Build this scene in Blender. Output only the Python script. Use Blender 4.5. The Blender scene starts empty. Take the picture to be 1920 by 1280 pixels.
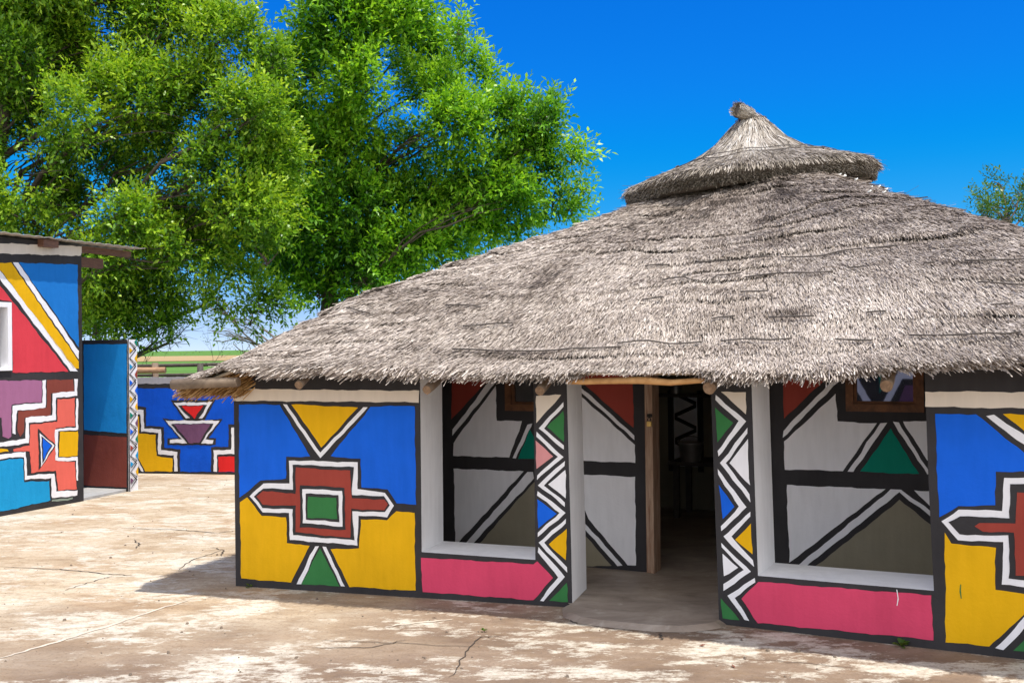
import bpy, bmesh, math, random
import numpy as np
from mathutils import Vector, Matrix

# ---------------------------------------------------------------- camera, sky, sun, exposure
SC = bpy.context.scene
COL = SC.collection
EYE = 1.65
PITCH, ROLL = 10.0 / 1950.0, 0.012
cam = bpy.data.cameras.new("camera")
cam.sensor_width = 36.0
cam.lens = 36.0 * 1950.0 / 1920.0
cam.clip_start = 0.1
cam.clip_end = 20000.0
cam_ob = bpy.data.objects.new("camera", cam)
COL.objects.link(cam_ob)
_d = Vector((0, math.cos(PITCH), math.sin(PITCH)))
_q = Vector((0, -math.sin(PITCH), math.cos(PITCH)))
_r = Vector((1, 0, 0))
_right = _r * math.cos(ROLL) - _q * math.sin(ROLL)
_up = _r * math.sin(ROLL) + _q * math.cos(ROLL)
_m = Matrix((_right, _up, -_d)).transposed().to_4x4()
_m.translation = Vector((0, 0, EYE))
cam_ob.matrix_world = _m
SC.camera = cam_ob

SUN_EL, SUN_AZ = math.radians(74.0), math.atan2(0.82, -0.57)      # azimuth from +Y towards +X
world = bpy.data.worlds.new("World")
SC.world = world
world.use_nodes = True
_nt = world.node_tree
_bg = _nt.nodes["Background"]
_sky = _nt.nodes.new("ShaderNodeTexSky")
_sky.sky_type = 'NISHITA'
_sky.sun_disc = False
_sky.sun_elevation = SUN_EL
_sky.sun_rotation = SUN_AZ
_sky.altitude = 3000.0
_sky.air_density = 0.6
_sky.dust_density = 0.1
_sky.ozone_density = 10.0
_k1 = _nt.nodes.new("ShaderNodeVectorMath"); _k1.operation = 'SCALE'; _k1.inputs[3].default_value = 0.1
_cv = _nt.nodes.new("ShaderNodeRGBCurve")          # a deep polarised blue overhead, pale only near the horizon
for _i, _pts in enumerate(([(0, .001), (.054, .0012), (.082, .003), (.265, .150), (1, .45)],
                           [(0, 0), (.118, .070), (.176, .109), (.47, .225), (1, .45)],
                           [(0, 0), (.17, .19), (.293, .275), (.413, .287), (1, .40)])):
    _c = _cv.mapping.curves[_i]
    _c.points[0].location = _pts[0]; _c.points[1].location = _pts[-1]
    for _p in _pts[1:-1]:
        _c.points.new(*_p)
_cv.mapping.update()
_k2 = _nt.nodes.new("ShaderNodeVectorMath"); _k2.operation = 'SCALE'; _k2.inputs[3].default_value = 9.7
_nt.links.new(_sky.outputs[0], _k1.inputs[0])
_nt.links.new(_k1.outputs[0], _cv.inputs["Color"])
_nt.links.new(_cv.outputs[0], _k2.inputs[0])
# bright cloud veil added behind the camera, out of view, to light shaded walls
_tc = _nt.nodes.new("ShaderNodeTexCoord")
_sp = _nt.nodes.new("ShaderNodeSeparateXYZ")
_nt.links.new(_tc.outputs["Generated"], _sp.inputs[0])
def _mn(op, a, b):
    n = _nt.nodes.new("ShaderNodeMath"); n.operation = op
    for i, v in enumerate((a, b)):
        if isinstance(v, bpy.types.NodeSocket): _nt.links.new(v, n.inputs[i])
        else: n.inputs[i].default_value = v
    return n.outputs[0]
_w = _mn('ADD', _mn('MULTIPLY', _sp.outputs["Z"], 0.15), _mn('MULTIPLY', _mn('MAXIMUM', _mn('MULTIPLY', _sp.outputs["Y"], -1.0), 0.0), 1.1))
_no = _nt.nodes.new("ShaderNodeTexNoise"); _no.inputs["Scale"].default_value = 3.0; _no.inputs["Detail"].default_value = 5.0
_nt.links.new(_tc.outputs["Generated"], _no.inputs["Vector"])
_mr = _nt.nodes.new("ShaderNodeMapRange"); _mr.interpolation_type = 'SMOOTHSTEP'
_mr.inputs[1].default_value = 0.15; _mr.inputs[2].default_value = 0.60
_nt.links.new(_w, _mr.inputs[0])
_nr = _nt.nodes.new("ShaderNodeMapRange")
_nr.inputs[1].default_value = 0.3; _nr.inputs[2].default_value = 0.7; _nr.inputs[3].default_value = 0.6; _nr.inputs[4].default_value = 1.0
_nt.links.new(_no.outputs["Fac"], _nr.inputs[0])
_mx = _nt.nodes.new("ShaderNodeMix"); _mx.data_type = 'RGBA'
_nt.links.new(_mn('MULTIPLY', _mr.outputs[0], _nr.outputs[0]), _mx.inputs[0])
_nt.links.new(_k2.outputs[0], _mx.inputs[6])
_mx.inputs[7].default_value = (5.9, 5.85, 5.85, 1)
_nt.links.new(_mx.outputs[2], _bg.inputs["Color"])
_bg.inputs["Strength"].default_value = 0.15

sun = bpy.data.lights.new("sun", 'SUN')
sun.energy = 2.5
sun.angle = math.radians(0.53)
sun.color = (1.0, 0.95, 0.87)
sun_ob = bpy.data.objects.new("sun", sun)
COL.objects.link(sun_ob)
_sd = Vector((math.sin(SUN_AZ) * math.cos(SUN_EL), math.cos(SUN_AZ) * math.cos(SUN_EL), math.sin(SUN_EL)))
sun_ob.rotation_euler = _sd.to_track_quat('Z', 'Y').to_euler()
sun_ob.location = _sd * 60

SC.view_settings.view_transform = 'Standard'
SC.view_settings.look = 'None'
SC.view_settings.gamma = 1.0
SC.view_settings.use_curve_mapping = False
SC.view_settings.exposure = 1.1
SC.cycles.max_bounces = 10
SC.cycles.diffuse_bounces = 6
SC.cycles.use_denoising = True

random.seed(7)
RNG = np.random.default_rng(11)

# ---------------------------------------------------------------- measured tables
# painted patterns, in metres on each wall: (coat, paint, outline)
PAINT_FRONT_A = [
 (1, 'beige', [(-0.000, 1.382), (0.524, 1.374), (1.401, 1.367), (1.398, 1.291), (-0.002, 1.296)]),
 (1, 'blue', [(0.044, 1.272), (0.360, 1.269), (0.595, 0.918), (0.410, 0.912), (0.403, 0.758), (0.204, 0.747), (0.128, 0.684), (0.036, 0.622)]),
 (1, 'white', [(0.387, 1.276), (0.420, 1.274), (0.669, 0.943), (0.995, 1.260), (1.029, 1.257), (0.669, 0.908)]),
 (1, 'yellow', [(0.453, 1.274), (0.953, 1.254), (0.676, 0.980)]),
 (1, 'blue', [(1.051, 1.261), (1.366, 1.268), (1.369, 0.617), (1.232, 0.617), (1.168, 0.712), (0.974, 0.715), (0.968, 0.908), (0.746, 0.923)]),
 (1, 'white', [(0.433, 0.888), (0.947, 0.886), (0.947, 0.703), (1.148, 0.688), (1.213, 0.601), (1.157, 0.525), (0.949, 0.527), (0.940, 0.327), (0.426, 0.342), (0.429, 0.524), (0.224, 0.525), (0.120, 0.634), (0.227, 0.727), (0.431, 0.726)]),
 (2, 'black', [(0.462, 0.860), (0.922, 0.852), (0.901, 0.663), (1.139, 0.665), (1.183, 0.602), (1.143, 0.557), (0.901, 0.557), (0.922, 0.361), (0.456, 0.375), (0.456, 0.554), (0.225, 0.554), (0.158, 0.632), (0.226, 0.691), (0.457, 0.687)]),
 (3, 'brown', [(0.485, 0.840), (0.896, 0.828), (0.902, 0.642), (1.142, 0.643), (1.172, 0.610), (1.141, 0.570), (0.897, 0.572), (0.893, 0.374), (0.480, 0.397), (0.479, 0.579), (0.225, 0.576), (0.180, 0.630), (0.226, 0.671), (0.480, 0.662)]),
 (4, 'black', [(0.516, 0.722), (0.849, 0.713), (0.857, 0.427), (0.513, 0.433)]),
 (5, 'white', [(0.537, 0.696), (0.835, 0.692), (0.837, 0.450), (0.534, 0.463)]),
 (6, 'black', [(0.563, 0.664), (0.809, 0.665), (0.812, 0.481), (0.557, 0.487)]),
 (7, 'green', [(0.581, 0.642), (0.794, 0.646), (0.798, 0.500), (0.572, 0.501)]),
 (1, 'yellow', [(0.042, 0.591), (0.100, 0.624), (0.214, 0.503), (0.405, 0.492), (0.405, 0.316), (0.582, 0.311), (0.435, 0.048), (0.045, 0.057)]),
 (1, 'yellow', [(0.967, 0.500), (1.157, 0.507), (1.227, 0.568), (1.357, 0.562), (1.358, 0.044), (0.877, 0.046), (0.744, 0.292), (0.951, 0.308)]),
 (1, 'green', [(0.515, 0.042), (0.657, 0.292), (0.801, 0.044)]),
 (1, 'white', [(0.482, 0.045), (0.621, 0.309), (0.648, 0.307), (0.514, 0.043)]),
 (1, 'white', [(0.676, 0.305), (0.705, 0.306), (0.841, 0.047), (0.810, 0.046)]),
 (1, 'pink', [(1.401, 0.267), (2.171, 0.262), (2.197, 0.286), (2.299, 0.183), (2.168, 0.032), (1.405, 0.042)]),
 (1, 'beige', [(2.203, 1.335), (2.371, 1.342), (2.201, 1.163)]),
 (1, 'white', [(2.379, 1.298), (2.215, 1.129), (2.384, 0.994), (2.384, 1.023), (2.250, 1.128), (2.381, 1.268)]),
 (1, 'green', [(2.381, 1.241), (2.385, 1.044), (2.272, 1.138)]),
 (1, 'white', [(2.201, 1.105), (2.377, 0.949), (2.201, 0.799), (2.202, 0.825), (2.340, 0.949), (2.201, 1.073)]),
 (1, 'rose', [(2.200, 1.050), (2.309, 0.951), (2.198, 0.867)]),
 (1, 'white', [(2.386, 0.924), (2.206, 0.767), (2.386, 0.636), (2.386, 0.665), (2.243, 0.766), (2.385, 0.895)]),
 (1, 'white', [(2.389, 0.871), (2.391, 0.690), (2.275, 0.775)]),
 (1, 'white', [(2.203, 0.732), (2.388, 0.598), (2.202, 0.435), (2.202, 0.464), (2.346, 0.596), (2.203, 0.703)]),
 (1, 'blue', [(2.205, 0.675), (2.328, 0.591), (2.205, 0.494)]),
 (1, 'white', [(2.389, 0.557), (2.205, 0.397), (2.394, 0.222), (2.394, 0.254), (2.241, 0.402), (2.389, 0.528)]),
 (1, 'yellow', [(2.391, 0.494), (2.388, 0.294), (2.276, 0.394)]),
 (1, 'white', [(2.204, 0.372), (2.378, 0.196), (2.234, 0.029), (2.210, 0.034), (2.331, 0.185), (2.204, 0.340)]),
 (1, 'green', [(2.390, 0.156), (2.394, 0.033), (2.274, 0.032)]),
]
PAINT_FRONT_B = [
 (1, 'beige', [(0.030, 1.368), (0.182, 1.370), (0.180, 1.239)]),
 (1, 'white', [(-0.001, 1.351), (0.176, 1.199), (0.010, 0.990), (0.008, 1.022), (0.135, 1.198), (-0.002, 1.323)]),
 (1, 'green', [(-0.004, 1.278), (0.104, 1.187), (0.003, 1.073)]),
 (1, 'white', [(0.183, 1.164), (0.021, 0.948), (0.195, 0.732), (0.193, 0.776), (0.056, 0.950), (0.185, 1.130)]),
 (1, 'white', [(0.187, 1.098), (0.194, 0.827), (0.077, 0.951)]),
 (1, 'white', [(0.009, 0.913), (0.174, 0.700), (0.025, 0.550), (0.023, 0.582), (0.131, 0.703), (0.008, 0.881)]),
 (1, 'blue', [(0.011, 0.824), (0.105, 0.699), (0.030, 0.623)]),
 (1, 'white', [(0.198, 0.676), (0.035, 0.518), (0.210, 0.355), (0.207, 0.390), (0.081, 0.522), (0.198, 0.644)]),
 (1, 'yellow', [(0.200, 0.604), (0.206, 0.427), (0.104, 0.505)]),
 (1, 'white', [(0.024, 0.477), (0.195, 0.329), (0.033, 0.199), (0.031, 0.237), (0.153, 0.331), (0.026, 0.454)]),
 (1, 'white', [(0.026, 0.418), (0.123, 0.341), (0.032, 0.282)]),
 (1, 'white', [(0.219, 0.296), (0.054, 0.173), (0.155, 0.043), (0.180, 0.043), (0.095, 0.165), (0.220, 0.271)]),
 (1, 'green', [(0.014, 0.159), (0.126, 0.037), (0.022, 0.035)]),
 (1, 'pink', [(0.137, 0.163), (0.237, 0.272), (1.175, 0.289), (1.180, 0.050), (0.231, 0.033)]),
 (2, 'white', [(0.999, 0.304), (1.003, 0.305), (1.009, 0.253), (1.003, 0.213), (0.999, 0.212), (1.004, 0.256)]),
 (2, 'green', [(1.319, 0.362), (1.324, 0.362), (1.323, 0.330), (1.327, 0.285), (1.322, 0.282), (1.317, 0.323)]),
 (1, 'beige', [(1.159, 1.383), (2.597, 1.388), (2.597, 1.300), (1.158, 1.300)]),
 (1, 'blue', [(1.206, 1.262), (1.408, 1.266), (1.733, 0.981), (1.497, 0.967), (1.494, 0.789), (1.319, 0.776), (1.219, 0.712)]),
 (1, 'blue', [(2.508, 1.262), (2.306, 1.266), (1.981, 0.981), (2.217, 0.967), (2.220, 0.789), (2.395, 0.776), (2.495, 0.712)]),
 (1, 'white', [(1.458, 1.254), (1.491, 1.264), (1.857, 1.004), (2.223, 1.264), (2.256, 1.254), (1.857, 0.925)]),
 (1, 'yellow', [(1.533, 1.268), (2.182, 1.268), (1.857, 1.001)]),
 (1, 'white', [(1.523, 0.378), (1.526, 0.600), (1.307, 0.596), (1.228, 0.688), (1.319, 0.757), (1.528, 0.764), (1.533, 0.940), (2.181, 0.940), (2.186, 0.764), (2.395, 0.757), (2.486, 0.688), (2.407, 0.596), (2.188, 0.600), (2.191, 0.378)]),
 (2, 'black', [(1.554, 0.412), (1.555, 0.636), (1.317, 0.627), (1.261, 0.687), (1.324, 0.721), (1.560, 0.731), (1.564, 0.907), (2.150, 0.907), (2.154, 0.731), (2.390, 0.721), (2.453, 0.687), (2.397, 0.627), (2.159, 0.636), (2.160, 0.412)]),
 (3, 'brown', [(1.583, 0.433), (1.584, 0.654), (1.429, 0.652), (1.394, 0.675), (1.418, 0.696), (1.587, 0.705), (1.595, 0.864), (2.119, 0.864), (2.127, 0.705), (2.296, 0.696), (2.320, 0.675), (2.285, 0.652), (2.130, 0.654), (2.131, 0.433)]),
 (4, 'black', [(1.697, 0.537), (2.017, 0.537), (2.017, 0.787), (1.697, 0.787)]),
 (5, 'white', [(1.717, 0.557), (1.997, 0.557), (1.997, 0.767), (1.717, 0.767)]),
 (6, 'black', [(1.742, 0.582), (1.972, 0.582), (1.972, 0.742), (1.742, 0.742)]),
 (7, 'green', [(1.757, 0.597), (1.957, 0.597), (1.957, 0.727), (1.757, 0.727)]),
 (1, 'yellow', [(1.246, 0.628), (1.275, 0.576), (1.491, 0.568), (1.489, 0.349), (1.725, 0.339), (1.454, 0.049), (1.244, 0.045)]),
 (1, 'yellow', [(2.468, 0.628), (2.439, 0.576), (2.223, 0.568), (2.226, 0.349), (1.989, 0.339), (2.261, 0.049), (2.470, 0.045)]),
 (1, 'white', [(1.485, 0.045), (1.714, 0.329), (1.741, 0.316), (1.525, 0.041)]),
 (1, 'white', [(2.230, 0.045), (2.001, 0.329), (1.973, 0.316), (2.189, 0.041)]),
 (1, 'green', [(1.570, 0.041), (2.144, 0.041), (1.857, 0.404)]),
]
PAINT_INNER = [
 (1, 'brown', [(1.728, 1.437), (2.093, 1.437), (2.014, 1.360), (1.723, 1.092)]),
 (1, 'white', [(1.727, 0.959), (2.092, 1.357), (2.145, 1.414), (2.093, 1.414), (2.032, 1.357), (1.727, 1.006)]),
 (1, 'white', [(1.735, 0.905), (2.113, 1.353), (2.120, 1.088), (2.335, 1.086), (2.222, 0.808), (1.734, 0.803)]),
 (1, 'white', [(2.252, 0.804), (2.380, 1.063), (2.417, 1.075), (2.410, 1.048), (2.278, 0.804)]),
 (1, 'teal', [(2.298, 0.805), (2.401, 1.030), (2.506, 0.805)]),
 (1, 'white', [(1.738, 0.705), (2.342, 0.708), (1.742, 0.100)]),
 (1, 'white', [(1.801, 0.089), (1.852, 0.085), (2.430, 0.662), (2.417, 0.707), (2.375, 0.705)]),
 (1, 'olive', [(1.910, 0.089), (2.446, 0.652), (2.859, 0.238), (3.038, 0.051), (1.722, -0.081)]),
 (1, 'brown', [(2.729, 1.462), (3.222, 1.431), (3.222, 1.056)]),
 (1, 'white', [(2.797, 1.366), (2.848, 1.322), (3.229, 1.002), (3.229, 0.971), (2.847, 1.287), (2.796, 1.331)]),
 (1, 'white', [(2.850, 1.255), (3.232, 0.935), (3.230, 0.807), (2.853, 0.806), (2.580, 0.802), (2.585, 1.236), (2.760, 1.238), (2.762, 1.326)]),
 (1, 'white', [(2.719, 0.705), (2.853, 0.706), (3.229, 0.706), (3.227, 0.071), (3.164, 0.070), (2.864, 0.380)]),
 (1, 'white', [(2.506, 0.650), (2.860, 0.324), (3.126, 0.064), (3.084, 0.053), (2.860, 0.281), (2.470, 0.616)]),
 (1, 'brown', [(4.288, 1.455), (4.604, 1.455), (4.525, 1.375), (4.292, 1.142)]),
 (1, 'white', [(4.283, 1.060), (4.574, 1.364), (4.665, 1.455), (4.719, 1.455), (4.621, 1.364), (4.282, 1.018)]),
 (1, 'white', [(4.290, 0.991), (4.629, 1.311), (4.639, 1.133), (4.885, 1.125), (4.669, 0.808), (4.292, 0.803)]),
 (1, 'white', [(4.702, 0.807), (4.907, 1.126), (4.950, 1.130), (4.736, 0.806)]),
 (1, 'teal', [(4.778, 0.807), (4.972, 1.096), (5.141, 0.807)]),
 (1, 'white', [(4.986, 1.135), (5.018, 1.133), (5.188, 0.840), (5.205, 0.807), (5.187, 0.806)]),
 (1, 'white', [(5.043, 1.141), (5.237, 1.151), (5.247, 0.827), (5.184, 0.901)]),
 (1, 'white', [(4.302, 0.698), (4.934, 0.702), (4.316, 0.179)]),
 (1, 'white', [(4.338, 0.137), (4.968, 0.699), (5.030, 0.702), (5.197, 0.579), (5.327, 0.465), (5.327, 0.427), (5.197, 0.546), (5.018, 0.685), (4.390, 0.132)]),
 (1, 'white', [(5.105, 0.702), (5.331, 0.704), (5.328, 0.503), (5.195, 0.610)]),
 (1, 'olive', [(4.449, 0.133), (5.021, 0.639), (5.196, 0.495), (5.326, 0.382), (5.321, -0.022), (4.252, -0.046)]),
]
PAINT_HUT = [
 (1, 'cream', [(-0.681, 2.711), (0.031, 2.760), (0.486, 2.787), (1.108, 2.821), (1.099, 2.713), (0.030, 2.657), (-0.681, 2.624)]),
 (1, 'skyblue', [(0.261, 2.580), (1.046, 2.613), (1.052, 1.701)]),
 (1, 'white', [(0.183, 2.574), (0.252, 2.579), (1.054, 1.661), (1.053, 1.568)]),
 (1, 'yellow', [(-0.035, 2.559), (0.165, 2.573), (1.050, 1.546), (1.049, 1.469), (0.973, 1.479)]),
 (1, 'white', [(-0.046, 2.558), (-0.121, 2.553), (0.935, 1.443), (1.031, 1.443)]),
 (1, 'red', [(-0.186, 2.548), (0.904, 1.438), (0.170, 1.445), (0.166, 2.181), (-0.147, 2.194), (-0.423, 2.198), (-0.686, 2.192), (-0.682, 2.537)]),
 (1, 'purple', [(-0.694, 1.384), (0.539, 1.358), (0.536, 1.129), (0.154, 1.124), (0.141, 0.791), (0.111, 0.769), (0.044, 0.812), (0.026, 0.997), (-0.698, 1.022)]),
 (1, 'white', [(0.549, 1.358), (0.597, 1.356), (0.587, 1.062), (0.219, 1.053), (0.192, 0.812), (0.157, 0.827), (0.166, 1.111), (0.546, 1.120)]),
 (1, 'umber', [(0.613, 1.356), (0.971, 1.352), (0.977, 1.224), (0.666, 1.212), (0.650, 0.981), (0.310, 0.978), (0.302, 0.833), (0.262, 0.781), (0.223, 0.839), (0.234, 1.045), (0.600, 1.061)]),
 (1, 'white', [(0.989, 1.351), (1.037, 1.349), (1.020, 1.169), (0.731, 1.162), (0.721, 0.919), (0.364, 0.919), (0.368, 0.709), (0.008, 0.700), (-0.701, 0.714), (-0.701, 0.759), (0.008, 0.742), (0.322, 0.763), (0.325, 0.977), (0.673, 0.979), (0.686, 1.211), (0.987, 1.224)]),
 (1, 'salmon', [(0.750, 1.146), (0.986, 1.144), (0.989, 0.839), (0.720, 0.838), (0.710, 0.497), (0.977, 0.443), (1.008, 0.147), (0.745, 0.164), (0.721, 0.384), (0.389, 0.397), (0.380, 0.625), (0.178, 0.635), (0.170, 0.665), (0.374, 0.683), (0.383, 0.902), (0.741, 0.902)]),
 (2, 'black', [(0.482, 0.849), (0.718, 0.652), (0.490, 0.411)]),
 (3, 'white', [(0.507, 0.796), (0.695, 0.654), (0.515, 0.446)]),
 (4, 'black', [(0.526, 0.769), (0.666, 0.654), (0.528, 0.483)]),
 (5, 'blue', [(0.541, 0.745), (0.646, 0.653), (0.542, 0.515)]),
 (1, 'yellow', [(0.776, 0.790), (1.029, 0.780), (1.026, 0.509), (0.762, 0.523)]),
 (2, 'white', [(0.707, 0.827), (0.996, 0.825), (1.006, 1.138), (1.034, 1.137), (1.030, 0.796), (0.753, 0.799), (0.743, 0.517), (1.019, 0.499), (1.022, 0.238), (1.002, 0.241), (0.991, 0.455), (0.709, 0.489)]),
 (1, 'yellow', [(-0.164, 0.692), (0.008, 0.681), (0.096, 0.672), (0.110, 0.651), (0.007, 0.649), (-0.165, 0.656)]),
 (1, 'white', [(-0.702, 0.645), (0.321, 0.621), (0.339, 0.373), (0.698, 0.356), (0.719, 0.159), (1.014, 0.133), (1.007, 0.076), (0.662, 0.094), (0.648, 0.310), (0.314, 0.336), (0.299, 0.573), (-0.702, 0.606)]),
 (1, 'cyan', [(-0.703, 0.577), (0.289, 0.559), (0.302, 0.312), (0.625, 0.282), (0.639, 0.074), (0.001, 0.047), (-0.708, 0.040)]),
 (1, 'sage', [(0.662, 0.076), (0.945, 0.063), (0.945, 0.042), (0.658, 0.054)]),
]
PAINT_SCREEN = [
 (1, 'skyblue2', [(0.023, 1.742), (0.648, 1.735), (0.628, 0.687), (0.011, 0.715)]),
 (1, 'umber', [(0.010, 0.663), (0.634, 0.639), (0.627, 0.052), (0.003, 0.055)]),
]
PAINT_BOUNDARY = [
 (1, 'grey', [(-1.342, 1.292), (1.876, 1.305), (1.875, 1.213), (-1.343, 1.205)]),
 (1, 'blue2', [(-1.344, 1.142), (1.875, 1.153), (1.862, 0.038), (-1.356, 0.018)]),
 (2, 'black', [(-0.024, 0.911), (0.135, 0.898), (0.139, 0.643), (0.403, 0.631), (0.400, 0.348), (0.634, 0.334), (0.631, 0.029), (-0.034, 0.028)]),
 (3, 'white', [(-0.024, 0.869), (0.102, 0.859), (0.110, 0.607), (0.360, 0.599), (0.357, 0.316), (0.595, 0.301), (0.592, 0.035), (0.546, 0.035), (0.541, 0.252), (0.310, 0.260), (0.313, 0.553), (0.062, 0.565), (0.054, 0.803), (-0.025, 0.803)]),
 (3, 'yellow', [(-0.025, 0.770), (0.029, 0.771), (0.037, 0.538), (0.277, 0.527), (0.285, 0.234), (0.523, 0.213), (0.521, 0.035), (0.118, 0.030), (-0.002, 0.247), (-0.030, 0.296)]),
 (3, 'white', [(-0.031, 0.263), (-0.003, 0.214), (0.100, 0.029), (0.057, 0.029), (-0.032, 0.181)]),
 (2, 'black', [(0.500, 0.989), (1.155, 0.994), (0.991, 0.717), (1.256, 0.744), (1.058, 0.485), (1.156, 0.486), (1.151, 0.390), (0.450, 0.385), (0.452, 0.482), (0.622, 0.483), (0.376, 0.742), (0.702, 0.717)]),
 (3, 'white', [(0.549, 0.956), (1.105, 0.962), (0.963, 0.746), (0.731, 0.746)]),
 (4, 'black', [(0.613, 0.917), (1.042, 0.924), (0.907, 0.736), (0.794, 0.736)]),
 (5, 'red2', [(0.666, 0.908), (0.983, 0.914), (0.847, 0.740)]),
 (3, 'white', [(0.422, 0.713), (1.214, 0.718), (1.002, 0.466), (1.124, 0.457), (1.113, 0.412), (0.490, 0.414), (0.490, 0.463), (0.668, 0.464)]),
 (4, 'black', [(0.503, 0.671), (1.130, 0.679), (0.938, 0.407), (0.748, 0.406)]),
 (5, 'plum', [(0.553, 0.661), (1.081, 0.672), (0.917, 0.417), (0.773, 0.416)]),
 (2, 'black', [(1.339, 0.667), (1.869, 0.668), (1.862, 0.044), (1.081, 0.035), (1.085, 0.363), (1.335, 0.371)]),
 (3, 'white', [(1.380, 0.628), (1.456, 0.629), (1.452, 0.276), (1.174, 0.267), (1.165, 0.042), (1.119, 0.042), (1.123, 0.322), (1.377, 0.333)]),
 (3, 'red2', [(1.191, 0.235), (1.693, 0.253), (1.690, 0.042), (1.189, 0.036)]),
]
UC, PS = 1.8571, 1.1671
CRACKS = [([(-3.668, 9.724), (-3.120, 9.601), (-2.671, 9.406), (-2.554, 9.507)], 0.007), ([(-0.327, 5.210), (-0.277, 5.567), (-0.202, 5.921), (-0.081, 5.948)], 0.004), ([(0.303, 6.303), (0.377, 6.203), (0.383, 6.451)], 0.006), ([(-1.109, 5.905), (-0.738, 5.837), (-0.196, 5.731)], 0.003), ([(0.826, 5.964), (0.815, 5.824)], 0.008), ([(-3.139, 7.162), (-3.005, 7.566), (-2.940, 7.651)], 0.004), ([(-2.533, 7.847), (-2.541, 8.200), (-2.406, 8.623)], 0.004), ([(-3.335, 9.112), (-3.206, 8.907), (-3.169, 8.716)], 0.006), ([(-2.532, 8.723), (-2.393, 8.577), (-2.348, 8.335)], 0.006), ([(-3.976, 8.043), (-3.468, 7.919), (-3.077, 7.748), (-2.760, 7.641)], 0.006), ([(-1.139, 5.750), (-0.787, 5.756), (-0.623, 5.885)], 0.004), ([(1.261, 5.439), (1.518, 5.365), (1.712, 5.286)], 0.003)]
JOINTS = [([(-2.787, 5.629), (-2.541, 6.077), (-2.151, 6.931)], 0.014), ([(-0.779, 6.171), (-0.377, 6.334)], 0.010)]
RAFTERS = [(-1.376, 6.695, 1.419, 0.034, 0.150), (-0.535, 6.478, 1.387, 0.036, 0.380), (0.164, 6.284, 1.381, 0.036, 0.350), (1.097, 5.802, 1.405, 0.045, 0.420), (1.933, 5.380, 1.423, 0.040, 0.450)]
CLUMPS_MID = [(-3.069, 19.088, 7.472, 0.781), (-2.123, 19.421, 7.761, 0.681), (-1.788, 20.663, 7.561, 0.499), (-4.083, 20.181, 6.984, 0.629), (-2.495, 19.107, 6.389, 0.782), (-1.472, 19.853, 6.510, 0.464), (-3.131, 19.954, 5.478, 0.817), (-3.863, 19.251, 5.155, 0.675), (-2.114, 20.516, 5.467, 0.720), (-1.034, 19.150, 5.743, 0.485), (-0.305, 19.761, 5.915, 0.424), (0.460, 20.037, 5.811, 0.351), (-0.623, 19.847, 5.019, 0.658), (0.352, 20.191, 5.170, 0.551), (0.990, 20.523, 5.220, 0.336), (0.843, 21.004, 4.604, 0.368), (-0.070, 19.525, 4.306, 0.495), (-1.013, 20.327, 4.270, 0.673), (-2.067, 20.432, 4.296, 0.717), (-3.080, 19.544, 4.194, 0.762), (-3.950, 18.903, 4.026, 0.626), (-4.299, 21.042, 3.321, 0.533), (-2.790, 19.556, 3.389, 0.572), (-1.788, 19.591, 3.531, 0.458), (-2.697, 20.862, 9.293, 0.894), (-3.441, 20.187, 8.848, 0.669), (-3.670, 19.937, 2.717, 0.311), (-3.369, 20.601, 2.853, 0.401), (-2.439, 18.967, 9.673, 0.665), (-0.776, 20.455, 7.122, 0.239), (-0.865, 19.723, 7.313, 0.169), (-0.932, 19.100, 7.430, 0.149), (-0.483, 20.353, 6.777, 0.222), (0.830, 20.949, 6.427, 0.196), (0.645, 19.356, 5.836, 0.211), (1.347, 20.286, 5.508, 0.190), (1.165, 19.556, 5.149, 0.213), (1.427, 20.532, 4.742, 0.176), (1.208, 20.489, 4.285, 0.160), (0.053, 19.381, 6.127, 0.181), (-1.316, 20.726, 7.360, 0.275), (-1.131, 20.347, 7.673, 0.206), (-0.257, 20.402, 6.524, 0.175), (-0.612, 20.704, 3.888, 0.403), (-1.303, 19.843, 3.498, 0.371), (0.081, 20.569, 4.077, 0.321), (-2.333, 20.833, 3.281, 0.487), (-2.636, 19.125, 2.859, 0.335), (-4.650, 20.769, 5.117, 0.607), (-4.313, 19.767, 5.964, 0.539), (-4.279, 19.955, 3.544, 0.467)]
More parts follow.
